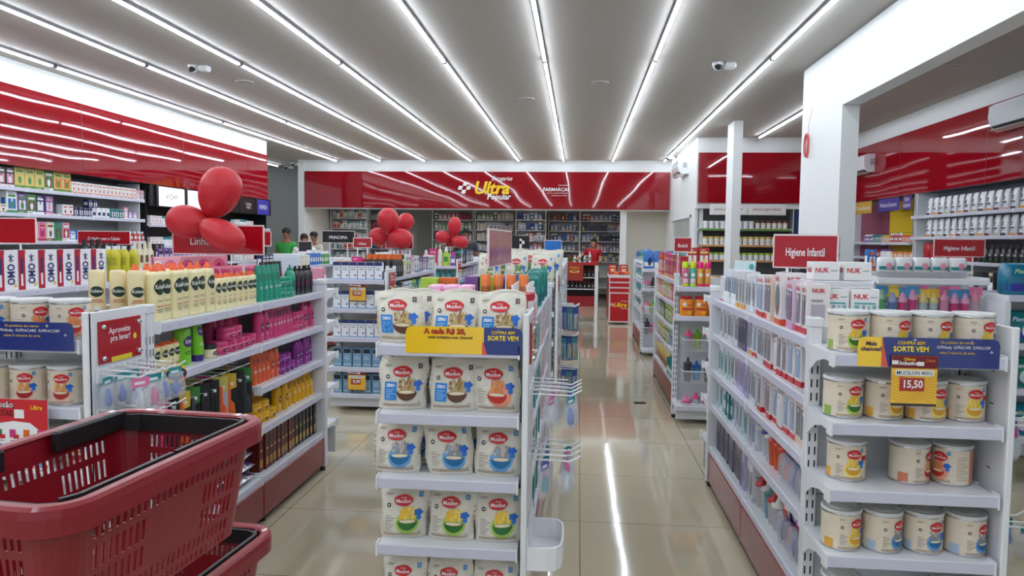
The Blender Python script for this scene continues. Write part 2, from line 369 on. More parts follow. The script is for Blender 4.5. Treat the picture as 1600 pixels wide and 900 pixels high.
# ------------------------------------------------------------------ gondolas and end displays
SLOT = M((30,30,34), .6)
def upright_mb(h, front=True, side=None):
    b = MB(); b.bbox(-.022,.022,-.022,.022,.03,h,METALW,.003); b.bbox(-.026,.026,-.026,.026,h,h+.035,METALW,.004)
    n = int((h-.1)/.05)
    for i in range(n):
        z = .08+i*.05
        for x in (-.01,.01): b.rect(lambda u,w_: (u,-.0226,w_), x-.0028, z, x+.0028, z+.03, SLOT)
        for x in (-.01,.01): b.rect(lambda u,w_: (.0226,u,w_), x-.0028, z, x+.0028, z+.03, SLOT)
    b.cyl(.02, 0, .03, BLK, 10)
    return b
UPR = {}
def upright(parent, x, y, h):
    if h not in UPR: UPR[h] = upright_mb(h).mesh('upright')
    o = bpy.data.objects.new('upright', UPR[h]); COL.objects.link(o); o.parent = parent; o.location = (x,y,0); return o
_sh = {}
def shelf(parent, cx, yb, z, W, D, rz=0, brackets=True, tags=True, rail=None, h=.038):
    """shelf whose back edge is at local y=0 and front at -D, placed at (cx,yb)"""
    k = (round(W,3), round(D,3), brackets, tags, rail, h)
    if k not in _sh:
        b = MB(); b.box(-W/2, W/2, -D, 0, -.022, 0, METALW)
        if brackets:
            for s in (-1,1):
                pts = [(0,-.0),(0,-.10),(-.03,-.095),(-.10,-.05),(-.2*D/.3,-.03),(-D,-.03),(-D,0)]
                x = s*(W/2+.002)
                b.add([(x-.001, p, q) for p, q in pts]+[(x+.001, p, q) for p, q in pts], [tuple(range(7)), tuple(reversed(range(7,14)))]+[(i,(i+1)%7,7+(i+1)%7,7+i) for i in range(7)], METALW)
        a = MB(); rm = rail or RAIL
        a.box(-W/2, W/2, -D-.010, -D, -h, .003, METALW); a.box(-W/2, W/2, -D-.014, -D-.010, -h+.003, -.002, rm)
        a.box(-W/2-.006, -W/2, -D-.016, -D+.03, -h-.004, .008, WHITE); a.box(W/2, W/2+.006, -D-.016, -D+.03, -h-.004, .008, WHITE)
        if tags:
            g = random.Random(int(W*1000)); x = -W/2+.06
            while x < W/2-.08:
                a.text(flat(-D-.0145), '%d,%02d' % (g.randint(4,79), g.choice((90,99,49))), x, -h/2, .009, M((150,148,168),.5)); x += g.uniform(.09,.28)
        _sh[k] = (b.mesh('shelf'), a.mesh('price_rail'))
    o = bpy.data.objects.new('shelf', _sh[k][0]); COL.objects.link(o); o.parent = parent; o.location = (cx,yb,z); o.rotation_euler = (0,0,rz)
    p = bpy.data.objects.new('price_rail', _sh[k][1]); COL.objects.link(p); p.parent = o
    return o
def gondola(x0, x1, y0, nmod, left, right, label, ML=.95, H=1.25, near=None):
    """double-sided; left/right = list per module of shelf heights"""
    cx = (x0+x1)/2; y1 = y0+ML*nmod; r = empty('shelving_unit', (cx, y0, 0)); tag(r, label, 'shelf unit', 'long double-sided shelf units')
    W = (x1-x0)/2; L = y1-y0
    b = MB(); b.box(-.012,.012,.02,L-.02,.1,H,M((205,206,210),.5)); b.box(-.02,.02,.0,L,H-.02,H+.015,METALW)
    for i in range(nmod+1): b.box(-.018,.018,max(.0,i*ML-.02),min(L,i*ML+.02),.1,H,METALW)
    b.obj('back_panel', r)
    for sx in (-1,1):
        if near is not None: upright(r, sx*(W-.03), near, H)
    b = MB(); b.bbox(-W+.002, W-.002, L, L+.035, .03, H, METALW, .004); b.bbox(-W, W, L-.004, L+.039, H, H+.03, WHITE, .004); b.obj('end_panel', r)
    for s in (-1,1):
        b = MB(); b.cyl(.018, 0, .035, BLK, 10, cx=s*(W-.03), cy=L+.016); b.obj('foot', r)
    for side, lst in ((1,right),(-1,left)):
        for m in range(nmod):
            yc = ML*(m+.5)
            for z in lst[m]: shelf(r, sx_(side)*.014, yc, z, ML-.01, W-.046, rz=PI/2 if side > 0 else -PI/2, brackets=False)
            if .26 not in lst[m]: shelf(r, sx_(side)*.014, yc, .26, ML-.01, W-.046, rz=PI/2 if side > 0 else -PI/2, brackets=False)
            b = MB(); b.bbox(side*(W-.03), side*(W-.012), yc-ML/2+.004, yc+ML/2-.004, .045, .225, REDDK, .003) if side > 0 else b.bbox(side*(W-.012), side*(W-.03), yc-ML/2+.004, yc+ML/2-.004, .045, .225, REDDK, .003)
            b.obj('kick_panel', r)
            b = MB(); b.cyl(.016, 0, .05, BLK, 10, cx=side*(W-.05), cy=yc-ML/2+.06); b.obj('foot', r)
    return r
def sx_(s): return 1 if s > 0 else -1
def hook_mesh(L):
    b = MB(); b.bbox(0,.006,-.02,.02,-.03,.02,WHITE,.002); b.tube([(0,0,0),(L*.8,0,-.004),(L,0,.018)], .0035, WHITE, 6); b.tube([(0,0,.018),(L*.72,0,.014)], .0028, WHITE, 6)
    return b.mesh('hook')
_hk = {}
def hook(parent, loc, rz=0, L=.19):
    if L not in _hk: _hk[L] = hook_mesh(L)
    o = bpy.data.objects.new('hook', _hk[L]); COL.objects.link(o); o.parent = parent; o.location = loc; o.rotation_euler = (0,0,rz); return o
def stud(b, x, y, z, ax):
    T = Matrix.Translation((x,y,z)) @ (Matrix.Rotation(PI/2,4,'Y') if ax == 'x' else Matrix.Rotation(PI/2,4,'X')); o = b.T; b.T = T
    b.loft([(0,.009,.009),(.008,.009,.009),(.013,.005,.005)], CHROME, 12); b.T = o
def endcap(xl, xr, yback, zs, label, D=.30, H=1.25, panel=1, sign=True, hooks=(), back=1, panel_h=1.29, brackets=True, base=.27, pz=0.0):
    """open to -Y when back=1 (yback = rear plane). Panel on the +X side (panel=1)"""
    cx = (xl+xr)/2; W = xr-xl; r = empty('end_display', (cx, yback, 0), 0 if back > 0 else PI); tag(r, label, 'shelf unit', 'end-of-aisle shelf displays')
    for s in (-1,1): upright(r, s*(W/2-.024), -.028, H)
    b = MB(); b.box(-W/2+.03, W/2-.03, -.012, 0, .1, H, M((214,216,220),.5)); b.box(-W/2+.03, W/2-.03, -.014, -.012, .62, .625, M((150,150,155),.5)); b.obj('back_panel', r)
    Ws = W-.03 if panel else W-.02
    for z in zs: shelf(r, -.01*panel, -.03, z, Ws, D-.03, tags=False, brackets=brackets)
    shelf(r, -.01*panel, -.03, base, Ws, D-.03, tags=False, brackets=False)
    b = MB(); b.bbox(-W/2+.01, W/2-.02, -D+.03, -D+.045, .04, base-.04, M((215,216,222),.4), .003); b.obj('kick_panel', r)
    if panel:
        xp = panel*W/2; b = MB(); b.bbox(min(xp,xp+panel*.014), max(xp,xp+panel*.014), -D-.01, .01, .03, panel_h, METALW, .003)
        b.bbox(xp-panel*.008 if panel>0 else xp-.014, xp+.014 if panel>0 else xp+.008, -D-.016, -D+.004, .03, panel_h+.002, WHITE, .003)
        for z in [q/100 for q in range(14, 124, 11)]:
            for yy in (-.08,-.2): b.rect(lambda u,w_: (xp-panel*.0005,u,w_), yy-.012, z, yy+.012, z+.004, SLOT)
        for z in [q/100 for q in range(20, 124, 26)]: b.bbox(min(xp-panel*.018,xp), max(xp-panel*.018,xp), -.15,-.13, z, z+.012, WHITE, .002)
        b.obj('side_panel', r)
        if sign:
            xs = xp+panel*.0145; b = MB(); z0, z1 = panel_h-.185, panel_h-.035
            b.bbox(xs, xs+.006, -D+.035, -.03, z0, z1, SIGNRED, .002)
            mp = onright(xs+.0065, -D/2, z0)
            b.text(mp, 'Aproveite\n pra levar!', -.005, .095, .022, WT, fit=.17, bold=.01)
            b.ell(mp, .085, .078, .010, .012, YEL); b.rect(mp, -.055, 0, .065, .018, M((225,205,40),.4))
            for yy in (-D+.055, -.05):
                for zz in (z0+.02, z1-.02): stud(b, xs+.006, yy, zz, 'x')
            b.obj('sign_plate', r)
        for hz, hy in hooks:
            hook(r, (xp+panel*.014, hy, hz))
    return r
def promo_strip(cx, y, z, W, kind, label, cat='sign'):
    """plastic shelf-edge strip: lower part on the rail, upper part standing"""
    b = MB(); BLU = M((28,44,120),.18,coat=.5); YE = M((252,206,40),.2,coat=.5); PK = M((235,90,80),.25)
    mp = flat(-.0015)
    def seg(x0, x1, m, r0=0, r1=0):
        q = MB; pts = [(x0,-.045),(x1,-.045)]
        if r1: pts += [(x1,.052-.02),(x1-.006,.052-.006),(x1-.02,.052)]
        else: pts += [(x1,.052)]
        if r0: pts += [(x0+.02,.052),(x0+.006,.046),(x0,.032)]
        else: pts += [(x0,.052)]
        b.add([(px,0,pz) for px,pz in pts]+[(px,.002,pz) for px,pz in pts], [tuple(range(len(pts))), tuple(reversed(range(len(pts),2*len(pts))))]+[(i,(i+1)%len(pts),len(pts)+(i+1)%len(pts),len(pts)+i) for i in range(len(pts))], m)
    if kind == 'A':
        xs = W/2-.15*W/.46*1.0; seg(-W/2, xs, YE, 1, 0); seg(xs, W/2, BLU, 0, 1)
        b.poly(mp, [(xs-.006,-.045),(xs+.012,-.045),(xs-.002,.0),(xs-.006,.0)], PK)
        cx0 = (-W/2+xs)/2; b.text(flat(-.0012), 'A cada R$ 20,', cx0-.0, .034, .019, M((110,20,20),.4), fit=W*.5, bold=.06); b.text(flat(-.002), 'A cada R$ 20,', cx0, .034, .019, M((225,60,40),.4), fit=W*.5, bold=.01)
        b.text(mp, 'você multiplica suas chances!', cx0+.02, .013, .010, M((90,60,20),.4), fit=W*.56, bold=.03)
        xb = (xs+W/2)/2
    elif kind == 'B':
        xs = -W/2+.075; seg(-W/2, xs, YE, 1, 0); seg(xs, W/2, BLU, 0, 1)
        b.poly(mp, [(xs,-.045),(xs+.02,-.045),(xs+.012,-.01),(xs,.052)], PK)
        b.text(mp, 'Mais\nchances!', (-W/2+xs)/2+.003, .022, .014, M((60,30,90),.4), fit=.07, bold=.03); xb = xs+.09
    else:
        seg(-W/2, W/2, BLU, 0, 1); xb = -W/2+.09
    b.text(mp, 'COMPRA BEM', xb, .035, .011, YEL, fit=.085, bold=.02); b.text(mp, 'SORTE VEM', xb, .015, .017, M((255,225,60),.4), fit=.11, bold=.03)
    if kind != 'A':
        x2 = xb+.08; x3 = W/2-.03; c = (x2+x3)/2
        b.text(mp, 'Os produtos das marcas', c-.02, .038, .009, YEL, fit=(x3-x2)*.62); b.text(mp, 'SUPRAbaby  SUPRACARE  SUPRACORP', c, .022, .010, WT, fit=(x3-x2)); b.text(mp, 'valem 5 números da sorte', c-.02, .006, .009, YEL, fit=(x3-x2)*.66)
    for sx, sz in ((.3,.04),(.44,.01),(-.1,.045)):
        x = sx*W; b.poly(mp, [(x-.007,sz),(x,sz-.002),(x+.007,sz),(x,sz+.002)], WT); b.poly(mp, [(x,sz-.007),(x+.002,sz),(x,sz+.007),(x-.002,sz)], WT)
    o = b.obj('promotional_strip', None, (cx, y, z)); tag(o, label, cat); return o
def price_card(x, y, z, s, top, price, label, rz=0):
    r = empty('price_card', (x,y,z), rz); tag(r, label, 'price card', 'yellow hanging price cards'); W, H = .142*s, .165*s
    b = MB(); b.box(-W/2, W/2, -.001, .001, -H, 0, M((246,196,70),.4)); mp = flat(-.0016); q = M((226,160,40),.4)
    for k in range(11):
        pts = [(-W/2+W*i/14, -H*.42-H*.05*k + H*.05*math.sin(i*.5+k*.3)) for i in range(15)]
        for i in range(14):
            a, c = pts[i], pts[i+1]
            if min(a[1],c[1]) > -H*.93: b.poly(mp, [a,c,(c[0],c[1]+.0022*s),(a[0],a[1]+.0022*s)], q)
    b.rect(flat(-.0020), -W/2, -H, W/2, -H*.95, M((60,50,50),.4)); b.obj('card', r)
    b = MB(); b.rect(flat(-.0022), -W/2, -H*.25, W/2, 0, M((120,24,30),.4)); b.rect(flat(-.0024), -W/2, -H*.18, -W*.36, -H*.1, WT); b.rect(flat(-.0024), W*.05, -H*.2, W*.2, -H*.12, WT)
    b.text(flat(-.003), 'Oferta', -W*.12, -H*.07, H*.06, YEL, bold=.02); b.text(flat(-.003), 'Imbatível', -W*.12, -H*.15, H*.075, WT, bold=.03); b.text(flat(-.003), 'Ultra', W*.34, -H*.09, H*.06, M((250,150,40),.4), shear=.2); b.obj('header', r)
    b = MB(); b.rect(flat(-.003), -W*.42, -H*.40, W*.42, -H*.28, WT); b.text(flat(-.0035), top, 0, -H*.34, H*.075, BLK, fit=W*.78, bold=.01); b.obj('name_strip', r)
    b = MB(); b.rect(flat(-.003), -W*.32, -H*.70, W*.22, -H*.44, M((176,50,40),.4)); b.text(flat(-.0036), price, -W*.02, -H*.575, H*.15, WT, fit=W*.42, bold=.03); b.ell(flat(-.0035), -W*.28, -H*.45, W*.05, H*.03, M((200,80,60),.4)); b.obj('price_field', r)
    return r
def hang_sign(x, y, z0, z1, W, text, label, rz=0, pole=1.2, group='red category signs', red=None, sub=None):
    r = empty('category_sign', (x,y,pole), rz); tag(r, label, 'sign', group)
    b = MB(); b.box(-W/2, W/2, -.003, .003, z0-pole, z1-pole, red or SIGNRED)
    if text: b.text(flat(-.0036,0,-pole), text, 0, (z0+z1)/2-.008, (z1-z0)*.27, WT, fit=W*.62, bold=.01)
    b.obj('board', r)
    b = MB(); f = M((235,215,215),.3)
    b.box(-W/2-.004, W/2+.004, -.005, .005, z1-pole, z1-pole+.008, f); b.box(-W/2-.004, W/2+.004, -.005, .005, z0-pole-.006, z0-pole, f); b.box(-W/2-.006, -W/2, -.005, .005, z0-pole, z1-pole, f); b.box(W/2, W/2+.006, -.005, .005, z0-pole, z1-pole, f); b.obj('frame', r)
    for s in (-1,1):
        b = MB(); b.bbox(s*W*.28-.006, s*W*.28+.006, -.004, .004, .0, z0-pole, WHITE, .001); b.obj('post', r)
    return r

# ------------------------------------------------------------------ products
def mucilon(b, mp, w, h, kind, tin=False):
    """label art, w x h metres, x centred, z from the bottom"""
    bowl, bg, flk, lf = {'zero': ((96,62,40),None,(196,168,112),(150,110,60)), 'carrot': ((196,50,40),(240,160,130),(226,134,76),(240,160,100)), 'blue': ((30,110,160),(110,170,220),(150,150,150),(200,190,180)), 'green': ((44,110,44),(176,208,90),(240,196,60),(250,220,110)), 'yellow': ((220,160,40),(250,224,120),(236,196,70),(250,220,110)), 'red': ((170,40,36),(240,190,170),(220,150,80),(240,190,120)), 'broc': ((120,150,90),(220,230,190),(90,140,70),(60,110,60))}[kind]
    X = lambda u: u*w; Z = lambda v: v*h; n = 14
    txt = M((90,78,70),.6); gr = M((150,138,128),.6)
    if bg: b.ell(mp, X(.1), Z(.33), X(.27), Z(.24), M(bg,.4), n, 3)
    g = random.Random(len(kind)*7+int(w*1000))
    fx = .10 if kind != 'carrot' else .04
    for i in range(24):
        a = X(fx+g.uniform(-.17,.15)); c = Z(.45+g.uniform(-.06,.15)); t = g.uniform(.9,2.2); L = X(.085); th = X(.022)
        dx, dz = math.cos(t)*L, math.sin(t)*L; px, pz = -math.sin(t)*th, math.cos(t)*th
        b.poly(lambda x, z, i=i: off(mp, x, z, .0004*(1+i%4)), [(a-dx+px,c-dz+pz),(a-dx-px,c-dz-pz),(a+dx-px,c+dz-pz),(a+dx+px,c+dz+pz)], M(flk if i % 3 else lf,.5))
    m2 = lambda x, z: off(mp, x, z, .0022)
    b.ell(m2, X(fx), Z(.355), X(.22), Z(.17), M(bowl,.35), n, 3, PI, 2*PI); b.ell(m2, X(fx), Z(.36), X(.22), Z(.045), M(bowl,.35), n, 2)
    m3 = lambda x, z: off(mp, x, z, .0028); b.ell(m3, X(fx), Z(.365), X(.185), Z(.032), M((236,220,186),.5), n, 2)
    b.ell(m3, X(.33), Z(.53), X(.10), Z(.07), M((20,100,200),.3), 10, 2, wob=.18); b.ell(m3, X(.345), Z(.43), X(.055), Z(.05), M((40,120,210),.3), 8, 2)
    if kind == 'zero':
        b.rect(m2, X(-.40), Z(.2), X(-.13), Z(.56), M((30,130,210),.4), 2, 3); b.text(m3, 'ZERO', X(-.265), Z(.49), h*.055, WT, fit=X(.2), bold=.04)
        for k in range(5): b.rect(m3, X(-.36), Z(.24+k*.04), X(-.36+.14+.04*(k%3)), Z(.252+k*.04), M((170,210,240),.5))
    else:
        for k in range(7): b.rect(m2, X(-.40), Z(.2+k*.042), X(-.40+.12+.05*((k*7)%3)), Z(.212+k*.042), gr)
    b.ell(m2, X(-.34), Z(.66), X(.045), Z(.045), M((60,34,28),.4), 10, 2); b.ell(m3, X(-.34), Z(.66), X(.02), Z(.02), WT, 8, 1)
    ox = -.02 if not tin else .12
    b.ell(m2, X(ox), Z(.76), X(.215), Z(.11 if not tin else .13), M((206,30,36),.3), 20, 3, wob=.03)
    b.text(m3, 'Mucilon', X(ox), Z(.745), h*.07, WT, fit=X(.37), bold=.018); b.text(m3, 'Nestlé', X(ox), Z(.81), h*.03, WT, fit=X(.12))
    b.rect(m2, X(.32), Z(.82), X(.41), Z(.92), M((60,140,200),.4) if kind != 'zero' else M((90,70,60),.4)); b.text(m3, '3', X(.365), Z(.87), h*.05, WT)
    b.rect(m2, X(-.42), Z(.88), X(-.25), Z(.892), gr); b.rect(m2, X(-.42), Z(.855), X(-.29), Z(.867), gr)
    for k in range(2): b.rect(m2, X(-.44), Z(.075+k*.03), X(.42), Z(.092+k*.03), M((176,150,128),.6), 8, 1)
    b.text(m3, '400g' if tin else '180g', X(.38), Z(.15), h*.028, txt)
def off(mp, x, z, d):
    p = Vector(mp(x,z)); e = 1e-3; a = Vector(mp(x+e,z))-p; c = Vector(mp(x,z+e))-p; n = a.cross(c)
    if n.length < 1e-12: return p
    return p+n.normalized()*d
BAGM = bumpy((226,221,205), .2, 12, .02, name='foil bag', detail=3, coat=.3)
def bag_proto(kind, seed, w=.182, h=.195, t=.075, base=None):
    g = random.Random(seed); ph = [g.uniform(0,6) for _ in range(6)]; lean = g.uniform(-.02,.02)
    def thick(u, v):   # u,v 0..1
        a = (max(0,1-abs(2*u-1)**2.6))**.6; c = min(1, (1-v)*1.55)**.8*min(1,.62+v*2.2)
        wr = .10*math.sin(9*v+ph[0]+3*u)*(1-a*.5)+.06*math.sin(13*u+5*v+ph[1])
        return t*.5*a*c*(1+wr)
    def pos(u, v, s):
        edge = .0035*math.sin(9*v+ph[2 if u < .5 else 3]); pin = 1-.07*(1-v)**3-.05*max(0,v-.8)*5*.3
        x = (u-.5)*w*pin+(edge if u < .02 or u > .98 else 0)*1.0+lean*v
        z = h*v+(.006*math.sin(7*u+ph[4]) if v > .95 else 0)-.004*(abs(2*u-1)**2)*(v > .9)
        return (x, s*(thick(u,v)+.0005)+.02*(v**2)*1.2, z)
    b = MB(); N, K = 14, 14; bm = base or BAGM
    for s in (-1,1):
        vv = [pos(i/N, j/K, s) for j in range(K+1) for i in range(N+1)]
        ff = [(j*(N+1)+i, j*(N+1)+i+1, (j+1)*(N+1)+i+1, (j+1)*(N+1)+i) for j in range(K) for i in range(N)]
        if s > 0: ff = [tuple(reversed(f)) for f in ff]
        b.add(vv, ff, bm, True)
    bot = [pos(i/N, 0, -1) for i in range(N+1)]+[pos(i/N, 0, 1) for i in range(N,-1,-1)]; b.add(bot, [tuple(reversed(range(len(bot))))], bm)
    mp = lambda x, z: off2(pos, (x/w)*.92+.5, z/h*.93, -1, .0016)
    mucilon(b, mp, w, h, kind)
    sd = MB(); sd.rect(lambda x, z: off2(pos, x/w+.5, z/h, -1, .001), -w/2*.98, h*.965, w/2*.98, h*.985, M((200,194,178),.4), 10, 1)
    for sgn in (-1,1):
        for k in range(6): b.rect(lambda x, z, sgn=sgn: (sgn*(w/2-.004)+lean*(z/h), x, z), -.012, h*(.15+k*.1), .012, h*(.17+k*.1), M((180,60,56) if k in (2,3) else (150,140,130),.5))
    b.v += []; nb = len(b.v)
    b.v += sd.v; i0 = b.mt(sd.mats[0])
    for f in sd.f: b.f.append(tuple(nb+j for j in f)); b.mi.append(i0); b.sm.append(False)
    return Proto('cereal_bag', 'cereal bag', [('bag', b)])
def off2(pos, u, v, s, d):
    p = pos(min(max(u,.0),1), min(max(v,0),1), s); return (p[0], p[1]+s*d, p[2])
def tin_proto(kind, r=.067, h=.128, seed=0):
    b = MB(); cream = M((226,212,190),.4); sil = M((200,200,204),.2,metal=1)
    secs = [(0,r,r),(.003,r*1.015,r*1.015),(.006,r,r)]
    b.loft(secs, sil, 40)
    rs = [(.006,r*.985,r*.985)]; z = .03
    while z < h-.03: rs += [(z,r*.985,r*.985),(z+.002,r*.978,r*.978),(z+.004,r*.985,r*.985)]; z += .009
    rs += [(h-.006,r*.985,r*.985)]; b.loft(rs, cream, 40, caps=False); b.loft([(h-.006,r,r),(h-.002,r*1.015,r*1.015),(h,r,r)], sil, 40)
    mp = lambda x, z: (math.sin(x/r)*(r*.99), -math.cos(x/r)*(r*.99), z)
    mucilon(b, mp, .115, h*.98, kind, True)
    for k in range(11): b.rect(lambda x, z: mp(x+.086, z), -.02, h*(.16+k*.06), .02-.008*(k%3), h*(.175+k*.06), M((170,140,120),.6), 4, 1)
    b.rect(lambda x, z: mp(x+.13, z), -.017, h*.05, .017, h*.95, M({'green':(40,50,120),'yellow':(222,160,60),'blue':(150,190,220),'red':(200,130,100),'carrot':(200,130,100)}.get(kind,(200,140,100)),.5), 5, 1)
    b.rect(lambda x, z: mp(x-.085, z), -.017, h*.05, .017, h*.3, M({'green':(150,180,90),'yellow':(230,170,70),'red':(214,130,100)}.get(kind,(170,190,210)),.5), 5, 1)
    if kind in ('yellow',): b.rect(lambda x, z: mp(x+.055, z), -.014, h*.56, .014, h*.7, M((190,30,36),.4), 4, 1)
    l = MB(); lm = M((214,214,212),.3); l.loft([(h,r*1.02,r*1.02),(h+.007,r*1.03,r*1.03),(h+.010,r*1.0,r*1.0),(h+.010,r*.9,r*.9),(h+.007,r*.86,r*.86),(h+.007,r*.5,r*.5),(h+.009,r*.47,r*.47)], lm, 40)
    return Proto('cereal_tin', 'tin', [('can', b), ('lid', l)])
def bottle(name, cat, secs, col, e=2.4, cap=None, capcol=None, label=None, rough=.3, n=20, alpha=1, extra=None, captype='cap'):
    """secs body; cap secs; label = (kind, cx, cz, rx, rz, col, text)"""
    b = MB(); b.loft(secs, M(col,rough,alpha=alpha,coat=.2), n, e)
    def mp(x, z):
        for i in range(len(secs)-1):
            if secs[i][0] <= z <= secs[i+1][0] or i == len(secs)-2:
                t = max(0, min(1, (z-secs[i][0])/max(1e-6, secs[i+1][0]-secs[i][0]))); rx = secs[i][1]+(secs[i+1][1]-secs[i][1])*t; ry = secs[i][2]+(secs[i+1][2]-secs[i][2])*t; break
        q = min(1, abs(x)/rx); return (x, -ry*(max(0,1-q**e))**(1/e)-.0012, z)
    for L in (label or []):
        if L[0] == 'e': b.ell(mp, L[1], L[2], L[3], L[4], M(L[5],.4), 16, 3)
        elif L[0] == 'r': b.rect(mp, L[1]-L[3], L[2]-L[4], L[1]+L[3], L[2]+L[4], M(L[5],.4), 6, 1)
        elif L[0] == 't': b.text(lambda x, z: off(mp, x, z, .001), L[6], L[1], L[2], L[4], M(L[5],.4), fit=L[3], bold=.02, rot=L[7] if len(L) > 7 else 0)
    parts = [('body', b)]
    if cap:
        c = MB(); cm = M(capcol or (240,240,240), .35)
        for cc in (cap if isinstance(cap[0], list) else [cap]): c.loft(cc, cm, 16, 2)
        if extra: extra(c, cm)
        parts.append((captype, c))
    return Proto(name, cat, parts)
def jar(col, r, h, lab=(40,20,40), cap=None, name='hair_cream_jar', cat='jar', e=2):
    return bottle(name, cat, [(0,r*.94,r*.94),(.005,r,r),(h*.68,r,r),(h*.68,r*.96,r*.96)], col, e, cap=[(h*.68,r*1.04,r*1.04),(h*.97,r*1.04,r*1.04),(h,r,r)], capcol=cap or col, label=[('e',0,h*.34,r*.55,h*.17,lab),('t',0,h*.34,r*.7,h*.1,(235,230,235),'Kolene')])
def tubep(col, w, h, lab, cap=None, text=''):
    return bottle('cream_tube', 'tube', [(.03,w*.42,w*.36),(.05,w*.46,w*.38),(h*.6,w*.5,w*.25),(h*.94,w*.53,.004),(h,w*.53,.003)], col, 2, cap=[(0,w*.40,w*.36),(.03,w*.42,w*.37)], capcol=cap or col, label=[('e',0,h*.66,w*.3,h*.11,lab),('t',0,h*.66,w*.45,h*.05,(240,240,240),text),('r',0,h*.4,w*.22,.002,(230,230,230)),('r',0,h*.36,w*.28,.0015,(230,230,230))])
def boxp(name, cat, w, d, h, col, dec=(), rough=.35, window=None):
    b = MB(); b.bbox(-w/2,w/2,-d/2,d/2,0,h,M(col,rough,coat=.15), .0015)
    o = .0008
    maps = {'F': (lambda x, z, q=0: (-w/2+x*w, -d/2-o-q, z*h)), 'R': (lambda x, z, q=0: (w/2+o+q, -d/2+x*d, z*h)), 'L': (lambda x, z, q=0: (-w/2-o-q, d/2-x*d, z*h)), 'T': (lambda x, z, q=0: (-w/2+x*w, -d/2+z*d, h+o+q))}
    dims = {'F': (w,h), 'R': (d,h), 'L': (d,h), 'T': (w,d)}
    for k, D in enumerate(dec):
        mp = maps[D[1]]; q = .0003*k; W, Hh = dims[D[1]]
        if D[0] == 'r': b.rect(lambda x, z: mp(x,z,q), D[2], D[3], D[4], D[5], M(D[6], rough))
        elif D[0] == 'e': b.ell(lambda x, z: mp(x,z,q), D[2], D[3], D[4], D[5], M(D[6],rough), 14, 1)
        elif D[0] == 't': b.text(lambda x, z: mp(x/W, z/Hh, q), D[6], D[2]*W, D[3]*Hh, D[4]*Hh, M(D[5],.4), fit=D[7]*W if len(D) > 7 and not (len(D) > 8 and D[8]) else (D[7]*Hh if len(D) > 7 else None), bold=.03, rot=D[8] if len(D) > 8 else 0)
    return Proto(name, cat, [('carton', b)])
def softpack(name, cat, w, d, h, col, col2, text='', t2=(255,255,255), art=None):
    b = MB(); secs = [(0,w*.46,d*.42),(h*.06,w*.5,d*.48),(h*.5,w*.51,d*.52),(h*.88,w*.49,d*.46),(h*.97,w*.46,d*.3),(h,w*.44,.004)]
    b.loft(secs, M(col,.25,coat=.3), 24, 4)
    def mp(x, z):
        for i in range(len(secs)-1):
            if secs[i][0] <= z <= secs[i+1][0]: t = (z-secs[i][0])/(secs[i+1][0]-secs[i][0]); rx = secs[i][1]+(secs[i+1][1]-secs[i][1])*t; ry = secs[i][2]+(secs[i+1][2]-secs[i][2])*t; break
        q = min(1, abs(x)/rx); return (x, -ry*(max(0,1-q**4))**(1/4)-.0015, z)
    b.rect(mp, -w*.46, h*.12, w*.46, h*.36, M(col2,.3), 8, 2)
    b.ell(mp, w*.12, h*.38, w*.2, h*.24, M(art or (225,220,215),.4), 12, 3)
    if text: b.text(lambda x, z: off(mp,x,z,.001), text, -w*.05, h*.74, h*.14, M(t2,.4), fit=w*.7, bold=.02, shear=.2)
    return Proto(name, cat, [('pack', b)])

# ------------------------------------------------------------------ large units
S4 = [1.20,.98,.75,.53]
gondola(-2.25,-1.66,2.81,2,[S4,S4],[[1.20,.98],S4],'long white shelf unit with red base holding the cream and pink hair products', near=-.075)
gondola(-.75,-.17,2.90,2,[S4,S4],[S4,S4],'central white shelf unit directly behind the cereal bag display')
gondola(.83,1.42,2.81,2,[S4,S4],[S4,S4],'right-hand white shelf unit with red base holding boxed baby goods')
gondola(-2.25,-1.69,6.70,2,[S4,S4],[S4,S4],'second white shelf unit in the left row, behind the blue and white boxes')
gondola(-.75,-.19,6.75,2,[S4,S4],[S4,S4],'second white shelf unit in the central row')
gondola(.87,1.42,6.65,2,[S4,S4],[S4,S4],'second white shelf unit in the right row, full of colourful packs')
gondola(-2.25,-1.69,10.5,2,[S4,S4],[S4,S4],'distant third white shelf unit in the left row')
gondola(-.75,-.19,10.6,2,[S4,S4],[S4,S4],'distant third white shelf unit in the central row')
gondola(.90,1.45,10.4,2,[S4,S4],[S4,S4],'distant third white shelf unit in the right row')
gondola(-4.06,-3.48,3.9,2,[S4,S4],[S4,S4],'white shelf unit holding the white washing powder boxes at far left')
gondola(-4.06,-3.48,7.9,3,[S4]*3,[S4]*3,'distant white shelf unit behind the washing powder unit')
gondola(-5.35,-4.80,6.2,3,[S4]*3,[S4]*3,'white shelf unit nearest the left wall, under the hair care sign')
gondola(2.95,3.55,5.7,3,[S4]*3,[[1.2,.9,.6]]*3,'white shelf unit behind the hanging baby bottle display')
HK = [(z, y) for z in (1.0,.76) for y in (-.04,-.11,-.18,-.25)]
E1 = endcap(-2.19,-1.665,2.66,[1.19,.96,.74,.5],'white end display at left with cereal tins and the red poster', D=.31, hooks=[(1.07,-.05),(1.07,-.12),(1.07,-.19),(1.07,-.27),(.93,-.05),(.93,-.12),(.93,-.19),(.93,-.27)])
E2 = endcap(-.725,-.185,2.88,[1.17,.92,.68,.43],'white end display stacked with cereal bags in the middle foreground', D=.28, hooks=HK, base=.18)
E3 = endcap(.84,1.40,2.80,[1.19,.96,.735,.51],'white end display of round cereal tins at right', D=.30, hooks=[(.95,-.08),(.95,-.2),(.6,-.08),(.6,-.2)])
E4 = endcap(-2.24,-1.70,6.68,[1.19,.93,.67,.40],'white end display of blue and white boxes with two yellow price cards', D=.28, hooks=[], base=.16)
